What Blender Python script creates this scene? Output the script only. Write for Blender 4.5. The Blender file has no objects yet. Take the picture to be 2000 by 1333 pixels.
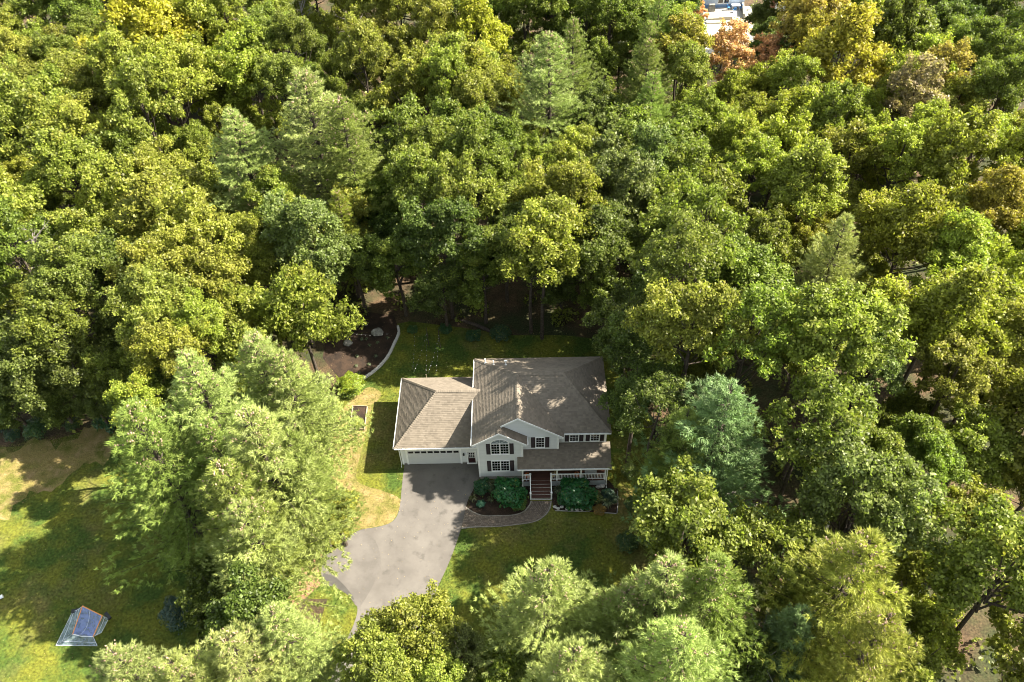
import bpy, math, random
import numpy as np
from mathutils import Vector, Matrix

S = bpy.context.scene
COL = S.collection
R = math.radians
rnd = random.Random(11)

# ------------------------------------------------------------------ camera
CAM = np.array([4.1968, -42.1083, 62.5567])
FPX = 1556.0                       # focal length in pixels of a 2000 px wide frame
_p, _y, _r = (math.radians(a) for a in (46.265, -1.056, -1.876))
_fwd = np.array([math.sin(_y) * math.cos(_p), math.cos(_y) * math.cos(_p), -math.sin(_p)])
_rt = np.array([math.cos(_y), -math.sin(_y), 0.0])
_up = np.cross(_rt, _fwd)
RT = math.cos(_r) * _rt + math.sin(_r) * _up
UP = -math.sin(_r) * _rt + math.cos(_r) * _up
cd = bpy.data.cameras.new('camera')
cd.sensor_fit = 'HORIZONTAL'; cd.sensor_width = 36.0; cd.lens = 36.0 * FPX / 2000.0
cd.clip_start = 1.0; cd.clip_end = 1500.0
cam = bpy.data.objects.new('camera', cd); COL.objects.link(cam)
M = Matrix([[RT[i], UP[i], -_fwd[i], CAM[i]] for i in range(3)] + [[0, 0, 0, 1]])
cam.matrix_world = M
S.camera = cam

# ------------------------------------------------------------------ light
SUN_EL, SUN_AZ = 44.0, 9.0          # azimuth counted from +X towards +Y
sdir = Vector((math.cos(R(SUN_EL)) * math.cos(R(SUN_AZ)), math.cos(R(SUN_EL)) * math.sin(R(SUN_AZ)), math.sin(R(SUN_EL))))
W = bpy.data.worlds.new('World'); S.world = W; W.use_nodes = True
nt = W.node_tree
bg = nt.nodes['Background']; bg.inputs['Strength'].default_value = 0.10
sky = nt.nodes.new('ShaderNodeTexSky'); sky.sky_type = 'NISHITA'; sky.sun_disc = False
sky.sun_elevation = R(SUN_EL); sky.sun_rotation = R(90.0 - SUN_AZ)
hsv = nt.nodes.new('ShaderNodeHueSaturation'); hsv.inputs['Saturation'].default_value = 0.55   # daylight white balance of the photo
wb = nt.nodes.new('ShaderNodeMix'); wb.data_type = 'RGBA'; wb.blend_type = 'MULTIPLY'; wb.inputs[0].default_value = 1.0
wb.inputs[7].default_value = (1.02, 1.0, 0.88, 1.0)
nt.links.new(sky.outputs[0], hsv.inputs['Color']); nt.links.new(hsv.outputs[0], wb.inputs[6]); nt.links.new(wb.outputs[2], bg.inputs[0])
sl = bpy.data.lights.new('sun', 'SUN'); sl.energy = 5.0; sl.angle = R(0.5); sl.color = (1.0, 0.925, 0.79)
so = bpy.data.objects.new('sun', sl); COL.objects.link(so)
so.rotation_euler = (-sdir).to_track_quat('-Z', 'Y').to_euler()
so.location = (60, 0, 90)
S.view_settings.view_transform = 'Standard'
S.view_settings.look = 'None'
S.view_settings.gamma = 1.0
S.view_settings.use_curve_mapping = False
S.view_settings.exposure = 2.32
S.cycles.filter_width = 1.0


# ------------------------------------------------------------------ survey helpers (photo survey -> metres on the plot)
def at(x, y, z=0.0):
    d = _fwd * FPX + RT * (x - 1000.0) - UP * (y - 666.5)
    t = (z - CAM[2]) / d[2]
    return CAM + t * d


def px(P):
    d = np.asarray(P, float) - CAM
    z = d @ _fwd
    return 1000.0 + FPX * (d @ RT) / z, 666.5 - FPX * (d @ UP) / z


def scale_at(P):
    return FPX / ((np.asarray(P, float) - CAM) @ _fwd)


def inside(poly, x, y):
    c = False; j = len(poly) - 1
    for i in range(len(poly)):
        xi, yi = poly[i]; xj, yj = poly[j]
        if (yi > y) != (yj > y) and x < (xj - xi) * (y - yi) / (yj - yi) + xi:
            c = not c
        j = i
    return c


# ------------------------------------------------------------------ materials
def mat(name, col, rough=0.7, spec=0.3, noise=0.0, nscale=6.0, bump=0.0, bscale=40.0, metal=0.0, col2=None, detail=4.0):
    m = bpy.data.materials.new(name); m.use_nodes = True
    n = m.node_tree.nodes; l = m.node_tree.links
    b = n['Principled BSDF']
    b.inputs['Base Color'].default_value = (*col, 1); b.inputs['Roughness'].default_value = rough
    b.inputs['Specular IOR Level'].default_value = spec; b.inputs['Metallic'].default_value = metal
    tc = n.new('ShaderNodeTexCoord')
    if noise > 0 or col2:
        t = n.new('ShaderNodeTexNoise'); t.inputs['Scale'].default_value = nscale; t.inputs['Detail'].default_value = detail
        t.inputs['Roughness'].default_value = 0.65
        l.new(tc.outputs['Object'], t.inputs['Vector'])
        r = n.new('ShaderNodeValToRGB')
        r.color_ramp.elements[0].position = 0.35; r.color_ramp.elements[1].position = 0.65
        c2 = col2 or tuple(min(1, c * (1 + noise)) for c in col)
        c1 = col if col2 else tuple(c * (1 - noise) for c in col)
        r.color_ramp.elements[0].color = (*c1, 1); r.color_ramp.elements[1].color = (*c2, 1)
        l.new(t.outputs['Fac'], r.inputs['Fac']); l.new(r.outputs['Color'], b.inputs['Base Color'])
    if bump > 0:
        t2 = n.new('ShaderNodeTexNoise'); t2.inputs['Scale'].default_value = bscale; t2.inputs['Detail'].default_value = 3
        l.new(tc.outputs['Object'], t2.inputs['Vector'])
        bp = n.new('ShaderNodeBump'); bp.inputs['Strength'].default_value = bump; bp.inputs['Distance'].default_value = 0.02
        l.new(t2.outputs['Fac'], bp.inputs['Height']); l.new(bp.outputs['Normal'], b.inputs['Normal'])
    return m


def mix_nodes(n, l, fac, a, b, blend='MIX'):
    x = n.new('ShaderNodeMix'); x.data_type = 'RGBA'; x.blend_type = blend
    if isinstance(fac, (int, float)): x.inputs[0].default_value = fac
    else: l.new(fac, x.inputs[0])
    for s, v in ((x.inputs[6], a), (x.inputs[7], b)):
        if isinstance(v, tuple): s.default_value = (*v, 1)
        else: l.new(v, s)
    return x.outputs[2]


def tinted(name, lo, hi, rough=0.8, spec=0.25, extra_noise=0.0, bump=0.0):
    """piece material: every piece has its own tone through the face attribute tint"""
    m = bpy.data.materials.new(name); m.use_nodes = True
    n = m.node_tree.nodes; l = m.node_tree.links; b = n['Principled BSDF']
    a = n.new('ShaderNodeAttribute'); a.attribute_name = 'tint'
    c = mix_nodes(n, l, a.outputs['Fac'], lo, hi)
    if extra_noise:
        tc = n.new('ShaderNodeTexCoord'); t = n.new('ShaderNodeTexNoise'); t.inputs['Scale'].default_value = 0.7
        t.inputs['Detail'].default_value = 6; l.new(tc.outputs['Object'], t.inputs['Vector'])
        mr = n.new('ShaderNodeMapRange'); mr.inputs[1].default_value = 0.3; mr.inputs[2].default_value = 0.7
        mr.inputs[3].default_value = 1 - extra_noise; mr.inputs[4].default_value = 1 + extra_noise
        l.new(t.outputs['Fac'], mr.inputs[0])
        hs = n.new('ShaderNodeHueSaturation'); l.new(c, hs.inputs['Color']); l.new(mr.outputs[0], hs.inputs['Value'])
        c = hs.outputs[0]
    l.new(c, b.inputs['Base Color'])
    b.inputs['Roughness'].default_value = rough; b.inputs['Specular IOR Level'].default_value = spec
    return m


def leaf_mat(name, transl=0.48, lo=0.48, hi=1.6, rough=0.48, spec=0.3):
    """colour of the tree = object colour, single leaves vary, some carry the tree's accent colour"""
    m = bpy.data.materials.new(name); m.use_nodes = True
    n = m.node_tree.nodes; l = m.node_tree.links; b = n['Principled BSDF']; out = n['Material Output']
    oi = n.new('ShaderNodeObjectInfo')
    a = n.new('ShaderNodeAttribute'); a.attribute_name = 'tint'
    ac = n.new('ShaderNodeAttribute'); ac.attribute_type = 'OBJECT'; ac.attribute_name = 'accent'
    g = n.new('ShaderNodeAttribute'); g.attribute_name = 'turn'
    am = n.new('ShaderNodeMath'); am.operation = 'MULTIPLY'; l.new(ac.outputs['Alpha'], am.inputs[0]); l.new(g.outputs['Fac'], am.inputs[1])
    c = mix_nodes(n, l, g.outputs['Fac'], oi.outputs['Color'], ac.outputs['Color'])
    mr = n.new('ShaderNodeMapRange'); mr.inputs[3].default_value = lo; mr.inputs[4].default_value = hi
    l.new(a.outputs['Fac'], mr.inputs[0])
    hs = n.new('ShaderNodeHueSaturation'); l.new(c, hs.inputs['Color']); l.new(mr.outputs[0], hs.inputs['Value'])
    c = hs.outputs[0]
    l.new(c, b.inputs['Base Color']); b.inputs['Roughness'].default_value = rough; b.inputs['Specular IOR Level'].default_value = spec
    tr = n.new('ShaderNodeBsdfTranslucent')
    tc = mix_nodes(n, l, 1.0, c, (1.05, 1.22, 0.6), 'MULTIPLY')
    l.new(tc, tr.inputs['Color'])
    mx = n.new('ShaderNodeMixShader'); mx.inputs[0].default_value = transl
    l.new(b.outputs[0], mx.inputs[1]); l.new(tr.outputs[0], mx.inputs[2]); l.new(mx.outputs[0], out.inputs['Surface'])
    return m


MT = {}
MT['leaf'] = leaf_mat('broad_leaves')
MT['needle'] = leaf_mat('pine_needles', transl=0.28, lo=0.5, hi=1.5, rough=0.55, spec=0.3)
MT['shrub'] = leaf_mat('shrub_leaves', transl=0.3, lo=0.6, hi=1.4, rough=0.4, spec=0.4)
MT['bark'] = mat('bark', (0.06, 0.048, 0.038), 0.9, 0.1, noise=0.4, nscale=5)
MT['grey_bark'] = mat('grey_bark', (0.20, 0.18, 0.16), 0.9, 0.1, noise=0.35, nscale=5)
MT['birch_bark'] = mat('birch_bark', (0.42, 0.40, 0.37), 0.8, 0.2, noise=0.3, nscale=3)
MT['cone'] = mat('cones', (0.30, 0.21, 0.14), 0.8, 0.2, noise=0.3, nscale=4)
MT['siding'] = tinted('siding_paint', (0.64, 0.645, 0.63), (0.68, 0.685, 0.67), 0.5, 0.4)
MT['trim'] = mat('white_trim', (0.82, 0.82, 0.79), 0.45, 0.4, noise=0.04, nscale=2)
MT['shingle'] = tinted('roof_shingles', (0.126, 0.106, 0.083), (0.166, 0.140, 0.110), 0.9, 0.12, 0.10)
MT['deckroof'] = mat('roof_underlay', (0.07, 0.06, 0.05), 0.9)
MT['shutter'] = mat('shutter_paint', (0.022, 0.011, 0.012), 0.5, 0.4)
MT['doorpaint'] = mat('door_paint', (0.035, 0.010, 0.012), 0.4, 0.4)
MT['gdoor'] = mat('garage_door_paint', (0.56, 0.56, 0.555), 0.5, 0.4)
MT['concrete'] = mat('concrete', (0.27, 0.255, 0.235), 0.9, 0.2, noise=0.15, nscale=3)
MT['skirt'] = mat('porch_skirt', (0.40, 0.42, 0.42), 0.8, 0.2, noise=0.08, nscale=2)
MT['deckwood'] = tinted('deck_boards', (0.060, 0.026, 0.018), (0.085, 0.038, 0.026), 0.6, 0.3)
MT['black'] = mat('black_metal', (0.012, 0.012, 0.013), 0.4, 0.4)
MT['stone'] = mat('pale_stone', (0.42, 0.40, 0.37), 0.9, 0.15, noise=0.25, nscale=8)
MT['rock'] = mat('boulder_rock', (0.20, 0.19, 0.165), 0.95, 0.1, noise=0.35, nscale=2.5)
MT['paver'] = tinted('pavers', (0.105, 0.083, 0.066), (0.185, 0.148, 0.118), 0.9, 0.15)
MT['paver_edge'] = tinted('edge_pavers', (0.18, 0.16, 0.135), (0.27, 0.245, 0.21), 0.9, 0.15)
MT['wood'] = mat('weathered_wood', (0.30, 0.23, 0.16), 0.8, 0.2, noise=0.25, nscale=5)
MT['orange'] = mat('orange_paint', (0.72, 0.25, 0.05), 0.4, 0.4)
MT['pumpkin'] = mat('pumpkin_skin', (0.45, 0.085, 0.012), 0.5, 0.4, noise=0.15, nscale=6)
MT['gourd'] = mat('pale_pumpkin_skin', (0.50, 0.36, 0.17), 0.55, 0.3, noise=0.15, nscale=6)
MT['stem'] = mat('dry_stem', (0.12, 0.09, 0.03), 0.8)
MT['white'] = mat('white_plastic', (0.62, 0.64, 0.68), 0.4, 0.4)
MT['blue'] = mat('blue_fabric', (0.05, 0.17, 0.42), 0.7, 0.2)
MT['teal'] = mat('teal_fabric', (0.02, 0.22, 0.20), 0.7, 0.2)
MT['beige'] = mat('beige_stone', (0.40, 0.37, 0.29), 0.9, 0.15, noise=0.1, nscale=2)
MT['bluewall'] = mat('pale_blue_siding', (0.44, 0.50, 0.60), 0.6, 0.3, noise=0.03, nscale=1)
MT['bluebase'] = mat('blue_painted_base', (0.14, 0.22, 0.36), 0.7, 0.2)
MT['greyroof'] = mat('grey_shingle', (0.14, 0.13, 0.13), 0.9, 0.1, noise=0.2, nscale=8)
MT['brick'] = mat('red_brick', (0.25, 0.12, 0.08), 0.9, 0.1, noise=0.2, nscale=8)
MT['cable'] = mat('cable', (0.02, 0.02, 0.02), 0.6)
MT['bulb'] = mat('bulb_glass', (0.80, 0.80, 0.78), 0.1, 0.6)


def glass_mat():
    m = bpy.data.materials.new('window_glass'); m.use_nodes = True
    b = m.node_tree.nodes['Principled BSDF']
    b.inputs['Base Color'].default_value = (0.012, 0.011, 0.012, 1); b.inputs['Roughness'].default_value = 0.06
    b.inputs['Specular IOR Level'].default_value = 0.7
    return m


MT['glass'] = glass_mat()


def net_mat(name, col, dens):
    m = bpy.data.materials.new(name); m.use_nodes = True
    n = m.node_tree.nodes; l = m.node_tree.links; b = n['Principled BSDF']; out = n['Material Output']
    b.inputs['Base Color'].default_value = (*col, 1); b.inputs['Roughness'].default_value = 0.7
    t = n.new('ShaderNodeBsdfTransparent')
    tc = n.new('ShaderNodeTexCoord'); ns = n.new('ShaderNodeTexNoise'); ns.inputs['Scale'].default_value = 2.5
    l.new(tc.outputs['Object'], ns.inputs['Vector'])
    mr = n.new('ShaderNodeMapRange'); mr.inputs[1].default_value = 0.3; mr.inputs[2].default_value = 0.7
    mr.inputs[3].default_value = dens - 0.15; mr.inputs[4].default_value = dens + 0.15; l.new(ns.outputs['Fac'], mr.inputs[0])
    mx = n.new('ShaderNodeMixShader'); l.new(mr.outputs[0], mx.inputs[0])
    l.new(t.outputs[0], mx.inputs[1]); l.new(b.outputs[0], mx.inputs[2]); l.new(mx.outputs[0], out.inputs['Surface'])
    return m


MT['net_grey'] = net_mat('grey_netting', (0.26, 0.33, 0.38), 0.45)
MT['net_blue'] = net_mat('blue_netting', (0.22, 0.28, 0.55), 0.5)


def ground_mat(name, cols, scales, fine=30.0, fine_amt=0.35, rough=0.95, bump=0.4, thr=((0.4, 0.6),)):
    """cols[0] base, each further colour laid in by its own noise, then a fine grain"""
    m = bpy.data.materials.new(name); m.use_nodes = True
    n = m.node_tree.nodes; l = m.node_tree.links; b = n['Principled BSDF']
    tc = n.new('ShaderNodeTexCoord'); c = cols[0]
    for i, (cc, sc) in enumerate(zip(cols[1:], scales)):
        t = n.new('ShaderNodeTexNoise'); t.inputs['Scale'].default_value = sc; t.inputs['Detail'].default_value = 5
        t.inputs['Roughness'].default_value = 0.62
        mp = n.new('ShaderNodeMapping'); mp.inputs['Location'].default_value = (i * 17.3, i * 5.1, 0)
        l.new(tc.outputs['Object'], mp.inputs['Vector']); l.new(mp.outputs[0], t.inputs['Vector'])
        th = thr[min(i, len(thr) - 1)]
        mr = n.new('ShaderNodeMapRange'); mr.inputs[1].default_value = th[0]; mr.inputs[2].default_value = th[1]
        l.new(t.outputs['Fac'], mr.inputs[0])
        c = mix_nodes(n, l, mr.outputs[0], c, cc)
    t = n.new('ShaderNodeTexNoise'); t.inputs['Scale'].default_value = fine; t.inputs['Detail'].default_value = 4
    l.new(tc.outputs['Object'], t.inputs['Vector'])
    mr = n.new('ShaderNodeMapRange'); mr.inputs[1].default_value = 0.3; mr.inputs[2].default_value = 0.7
    mr.inputs[3].default_value = 1 - fine_amt; mr.inputs[4].default_value = 1 + fine_amt
    l.new(t.outputs['Fac'], mr.inputs[0])
    hs = n.new('ShaderNodeHueSaturation'); hs.inputs['Saturation'].default_value = 1.0
    if isinstance(c, tuple): hs.inputs['Color'].default_value = (*c, 1)
    else: l.new(c, hs.inputs['Color'])
    l.new(mr.outputs[0], hs.inputs['Value']); l.new(hs.outputs[0], b.inputs['Base Color'])
    b.inputs['Roughness'].default_value = rough; b.inputs['Specular IOR Level'].default_value = 0.15
    bp = n.new('ShaderNodeBump'); bp.inputs['Strength'].default_value = bump; bp.inputs['Distance'].default_value = 0.03
    l.new(t.outputs['Fac'], bp.inputs['Height']); l.new(bp.outputs['Normal'], b.inputs['Normal'])
    return m


MT['floor'] = ground_mat('forest_floor', [(0.046, 0.032, 0.019), (0.085, 0.055, 0.031), (0.030, 0.036, 0.014)], [0.35, 0.22], 6.0, 0.5)
MT['lawn'] = ground_mat('lawn_grass', [(0.044, 0.072, 0.012), (0.150, 0.118, 0.038), (0.108, 0.112, 0.015)], [0.10, 0.30], 4.5, 0.38,
                        thr=((0.50, 0.66), (0.42, 0.62)))
MT['drylawn'] = ground_mat('dry_lawn', [(0.175, 0.138, 0.048), (0.095, 0.100, 0.020), (0.23, 0.165, 0.078)], [0.40, 0.7], 9.0, 0.3,
                           thr=((0.46, 0.62), (0.5, 0.68)))
MT['asphalt'] = ground_mat('asphalt', [(0.094, 0.085, 0.076), (0.122, 0.111, 0.099), (0.070, 0.064, 0.057)], [0.25, 0.9], 25.0, 0.10, bump=0.2,
                           thr=((0.4, 0.6), (0.56, 0.72)))
MT['asphalt_dark'] = ground_mat('damp_asphalt', [(0.050, 0.047, 0.043), (0.066, 0.062, 0.056)], [0.5], 25.0, 0.12, bump=0.2)
MT['mulch'] = ground_mat('dark_mulch', [(0.021, 0.015, 0.011), (0.042, 0.027, 0.018)], [0.8], 14.0, 0.5)
MT['redmulch'] = ground_mat('red_brown_mulch', [(0.20, 0.105, 0.065), (0.26, 0.15, 0.095)], [1.0], 12.0, 0.3)
MT['patio'] = ground_mat('pale_patio_paving', [(0.33, 0.305, 0.26), (0.38, 0.35, 0.30)], [0.3], 4.0, 0.08, bump=0.1)


# ------------------------------------------------------------------ mesh building
class MB:
    def __init__(s):
        s.v = []; s.f = []; s.t = []

    def face(s, pts, tint=0.5):
        i = len(s.v); s.v.extend(tuple(map(float, p)) for p in pts); s.f.append(tuple(range(i, i + len(pts)))); s.t.append(tint)

    def hexa(s, c, tint=0.5):
        """c: eight corners, bottom four counter-clockwise then top four"""
        i = len(s.v); s.v.extend(tuple(map(float, p)) for p in c)
        for q in ((3, 2, 1, 0), (4, 5, 6, 7), (0, 1, 5, 4), (1, 2, 6, 5), (2, 3, 7, 6), (3, 0, 4, 7)):
            s.f.append(tuple(i + k for k in q)); s.t.append(tint)

    def box(s, x0, y0, z0, x1, y1, z1, tint=0.5):
        s.hexa([(x0, y0, z0), (x1, y0, z0), (x1, y1, z0), (x0, y1, z0), (x0, y0, z1), (x1, y0, z1), (x1, y1, z1), (x0, y1, z1)], tint)

    def bar(s, a, b, w, h, tint=0.5):
        """a rectangular bar from a to b"""
        a = Vector(a); b = Vector(b); d = (b - a).normalized()
        u = d.cross(Vector((0, 0, 1)))
        if u.length < 1e-3: u = Vector((1, 0, 0))
        u.normalize(); v = u.cross(d).normalized(); u = u * (w / 2); v = v * (h / 2)
        s.hexa([a - u - v, a + u - v, b + u - v, b - u - v, a - u + v, a + u + v, b + u + v, b - u + v], tint)

    def tube(s, pts, rad, n=6, tint=0.5, cap=True):
        rings = []
        for k, p in enumerate(pts):
            p = Vector(p)
            d = (Vector(pts[min(k + 1, len(pts) - 1)]) - Vector(pts[max(k - 1, 0)])).normalized()
            u = d.orthogonal().normalized() if abs(d.z) < 0.98 else Vector((1, 0, 0))
            u = (u - d * u.dot(d)).normalized(); w = d.cross(u)
            i = len(s.v)
            for q in range(n):
                a = 2 * math.pi * q / n
                s.v.append(tuple(p + (u * math.cos(a) + w * math.sin(a)) * rad[k]))
            rings.append(i)
        for k in range(len(rings) - 1):
            for q in range(n):
                s.f.append((rings[k] + q, rings[k] + (q + 1) % n, rings[k + 1] + (q + 1) % n, rings[k + 1] + q)); s.t.append(tint)
        if cap:
            s.f.append(tuple(rings[-1] + q for q in range(n))); s.t.append(tint)
            s.f.append(tuple(rings[0] + q for q in reversed(range(n)))); s.t.append(tint)

    def mesh(s, name, m):
        me = bpy.data.meshes.new(name); me.from_pydata(s.v, [], s.f)
        a = me.attributes.new('tint', 'FLOAT', 'FACE'); a.data.foreach_set('value', s.t)
        me.materials.append(m); me.update()
        return me

    def build(s, name, m, parent=None, kind=None):
        return link(name, s.mesh(name, m), parent, kind)


def link(name, me, parent=None, kind=None):
    o = bpy.data.objects.new(name, me); COL.objects.link(o)
    if parent: o.parent = parent
    if kind: o['kind'] = kind
    return o


def thing(name, label, cat, loc=(0, 0, 0), rz=0.0, group=None):
    o = bpy.data.objects.new(name, None); COL.objects.link(o); o.location = loc; o.rotation_euler = (0, 0, rz)
    o.empty_display_size = 0.2
    o['label'] = label; o['category'] = cat
    if group: o['group'] = group
    return o


def fast_mesh(name, verts, nper, m, tint, turn=None):
    """verts (N*nper, 3): N separate polygons of nper corners"""
    V = np.ascontiguousarray(verts, np.float32).reshape(-1, 3); nv = len(V); nf = nv // nper
    me = bpy.data.meshes.new(name)
    me.vertices.add(nv); me.vertices.foreach_set('co', V.ravel())
    me.loops.add(nv); me.loops.foreach_set('vertex_index', np.arange(nv, dtype=np.int32))
    me.polygons.add(nf); me.polygons.foreach_set('loop_start', np.arange(0, nv, nper, dtype=np.int32))
    me.update(calc_edges=True)
    a = me.attributes.new('tint', 'FLOAT', 'FACE'); a.data.foreach_set('value', np.asarray(tint, np.float32))
    b = me.attributes.new('turn', 'FLOAT', 'FACE')
    b.data.foreach_set('value', np.asarray(turn if turn is not None else np.zeros(nf), np.float32))
    me.materials.append(m)
    return me


def sheet(name, pts, z, m, kind='structure', thick=0.0):
    mb = MB(); P = [(p[0], p[1], z) for p in pts]
    area = sum(P[i][0] * P[(i + 1) % len(P)][1] - P[(i + 1) % len(P)][0] * P[i][1] for i in range(len(P)))
    if area < 0: P = P[::-1]
    mb.face(P)
    if thick:
        for i in range(len(P)):
            a, b = P[i], P[(i + 1) % len(P)]
            mb.face([(a[0], a[1], z - thick), (b[0], b[1], z - thick), b, a])
    me = mb.mesh(name, m)
    import bmesh
    bm = bmesh.new(); bm.from_mesh(me); bmesh.ops.triangulate(bm, faces=bm.faces); bm.to_mesh(me); bm.free()
    o = link(name, me); o['kind'] = kind
    return o


def smooth(pts, n=6):
    """Catmull-Rom through 2-D points"""
    P = [np.array(p[:2], float) for p in pts]; out = []
    for i in range(len(P) - 1):
        p0, p1, p2, p3 = P[max(i - 1, 0)], P[i], P[i + 1], P[min(i + 2, len(P) - 1)]
        for k in range(n):
            t = k / n
            out.append(0.5 * (2 * p1 + (p2 - p0) * t + (2 * p0 - 5 * p1 + 4 * p2 - p3) * t * t + (3 * p1 - p0 - 3 * p2 + p3) * t ** 3))
    out.append(P[-1]); return out


def gpts(L, z=0.0):
    return [at(x, y, z)[:2] for x, y in L]


# ------------------------------------------------------------------ the ground
sheet('ground', [(-420, -260), (420, -260), (420, 520), (-420, 520)], -0.016, MT['floor'])
yard = gpts([(650, 700), (690, 660), (740, 640), (800, 628), (900, 640), (1000, 655), (1100, 655), (1190, 665)]) + \
    [(15.5, 12), (17, 6), (18, 0), (18, -6), (16, -14), (14, -24), (-2, -26), (-12, -26), (-13.5, -18)] + \
    gpts([(640, 1170), (600, 1170), (640, 1080), (660, 1000), (655, 900), (655, 800), (660, 760)])
sheet('lawn', yard, -0.010, MT['lawn'])
left = gpts([(-120, 880), (40, 872), (110, 858), (205, 832), (260, 850), (320, 950), (400, 1050), (430, 1160), (400, 1240), (300, 1333), (200, 1420), (-200, 1420)])
sheet('side_lawn', left, -0.008, MT['lawn'])
dry = gpts([(-120, 884), (40, 876), (110, 862), (205, 838), (235, 870), (200, 905), (120, 935), (60, 960), (20, 1000), (-120, 1040)])
def ragged(P, amp, seed, step=0.5):
    g = random.Random(seed); out = []
    for i in range(len(P)):
        a, b_ = np.array(P[i][:2]), np.array(P[(i + 1) % len(P)][:2]); L = np.linalg.norm(b_ - a); n_ = max(1, int(L / step)); nr_ = np.array([-(b_ - a)[1], (b_ - a)[0]]) / L
        for k in range(n_):
            w_ = amp * (math.sin((i * 7 + k) * 0.55 + seed) * 0.5 + g.uniform(-0.5, 0.5))
            out.append(a + (b_ - a) * k / n_ + nr_ * w_)
    return out


dry = ragged(dry, 1.3, 3)
sheet('dry_lawn_patch', dry, -0.004, MT['drylawn'])
strip = gpts([(640, 1010), (690, 1034), (735, 1029), (764, 1020), (777, 1000), (782, 975), (745, 958), (716, 950), (695, 930), (712, 860), (726, 800), (745, 770), (722, 756),
              (700, 770), (670, 800), (650, 860), (650, 930)])
sheet('dry_grass_strip', smooth(strip + [strip[0]], 4)[:-1], -0.005, MT['drylawn'])
dl = gpts([(789, 908), (785, 950), (779, 998), (766, 1019), (740, 1029), (705, 1035), (680, 1049), (655, 1073), (633, 1090), (628, 1137), (652, 1146), (680, 1163),
           (698, 1187), (690, 1222), (672, 1262), (640, 1340), (600, 1420)])
dr = gpts([(760, 1420), (775, 1340), (800, 1262), (835, 1190), (856, 1145), (880, 1092), (899, 1038), (912, 990), (926, 952)])
drive = [np.array((-7.2, 1.84))] + smooth(dl, 5)[3:] + smooth(dr, 5) + [np.array((-0.02, 0.1)), np.array((-0.02, 1.84))]
sheet('driveway', drive, 0.0, MT['asphalt'])
MT['old_asphalt'] = ground_mat('old_asphalt', [(0.088, 0.080, 0.072), (0.114, 0.104, 0.094)], [0.5], 25.0, 0.12, bump=0.2)
sheet('driveway_patch', smooth(gpts([(705, 1036), (733, 1056), (744, 1096), (735, 1130), (716, 1166), (699, 1186), (680, 1163), (652, 1146), (629, 1137), (634, 1091), (656, 1074), (681, 1050), (705, 1036)]), 3)[:-1], 0.004, MT['old_asphalt'])
sheet('driveway_stain', smooth(gpts([(632, 1120), (655, 1128), (678, 1150), (692, 1172), (676, 1160), (652, 1145), (630, 1136), (632, 1120)]), 4)[:-1], 0.008, MT['asphalt_dark'])
sheet('mulch_strip', smooth(gpts([(640, 1072), (626, 1090), (622, 1132), (625, 1142), (600, 1165), (566, 1190), (540, 1178), (575, 1130), (600, 1090), (640, 1072)]), 4)[:-1],
      -0.003, MT['redmulch'])
bed_edge = [(910, 990), (925, 1000), (945, 1007), (970, 1007), (1000, 1006), (1020, 1000), (1032, 988), (1036, 979)]
sheet('front_flower_bed', smooth(gpts([(928, 950), (915, 975), (910, 990)]), 3) + smooth(gpts(bed_edge), 4) + [np.array((4.7, -0.3)), np.array((0, -0.02)), np.array((0.0, -0.3))], 0.004, MT['mulch'])
sheet('side_flower_bed', gpts([(1078, 979), (1081, 997), (1100, 999), (1150, 1000), (1205, 1004), (1208, 956), (1195, 945)]) + [np.array((11.9, -0.3)), np.array((6.6, -0.3))], 0.004, MT['mulch'])
stone_curve = [(707, 743), (735, 723), (756, 700), (770, 673), (779, 652), (777, 638)]
sheet('back_garden_bed', smooth(gpts(stone_curve), 5) + gpts([(770, 618), (700, 606), (640, 640), (630, 700), (670, 748)]), -0.002, MT['mulch'])

# brick walkway: rows of pavers follow the curve; each paver has its own edges
walk = thing('brick_walkway', 'curved red-brown paver walkway from the driveway to the porch steps', 'walkway')
inner = smooth(gpts(bed_edge), 8)
outer = smooth(gpts([(901, 1034), (930, 1031), (970, 1030), (1010, 1026), (1045, 1020), (1065, 1008), (1075, 994), (1078, 979)]), 8)


def resample(P, n):
    P = np.array(P); d = np.r_[0, np.cumsum(np.linalg.norm(np.diff(P, axis=0), axis=1))]
    t = np.linspace(0, d[-1], n)
    return np.c_[np.interp(t, d, P[:, 0]), np.interp(t, d, P[:, 1])]


NL, NR = 44, 13
ia, oa = resample(inner, NL * 4 + 1), resample(outer, NL * 4 + 1)
mb = MB(); me_ = MB()
mb.v = []; base = MB()
for r in range(NR):
    edge = r in (0, NR - 1)
    v0 = r / NR; v1 = (r + 1) / NR
    nl = NL * 2 if edge else NL
    step = 2 if edge else 4
    off = 0 if edge or r % 2 == 0 else 2
    ks = list(range(off, NL * 4 + 1, step))
    if off: ks = [0] + ks
    if ks[-1] != NL * 4: ks.append(NL * 4)
    for k0, k1 in zip(ks[:-1], ks[1:]):
        g = 0.08
        f0 = k0 + (k1 - k0) * g * 0.6; f1 = k1 - (k1 - k0) * g * 0.6
        def pt(f, v):
            i = min(int(f), NL * 4 - 1); u = f - i
            return (ia[i] * (1 - u) + ia[i + 1] * u) * (1 - v) + (oa[i] * (1 - u) + oa[i + 1] * u) * v
        va = v0 + (v1 - v0) * 0.08; vb = v1 - (v1 - v0) * 0.08
        c = [pt(f0, va), pt(f0, vb), pt(f1, vb), pt(f1, va)]
        z = 0.030 + rnd.uniform(-0.003, 0.003) + (0.008 if edge else 0)
        (me_ if edge else mb).hexa([(p[0], p[1], 0.0) for p in c] + [(p[0], p[1], z) for p in c], rnd.random())
mb.build('pavers', MT['paver'], walk, 'stuff'); me_.build('edging_pavers', MT['paver_edge'], walk, 'stuff')
b = MB()
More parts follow.
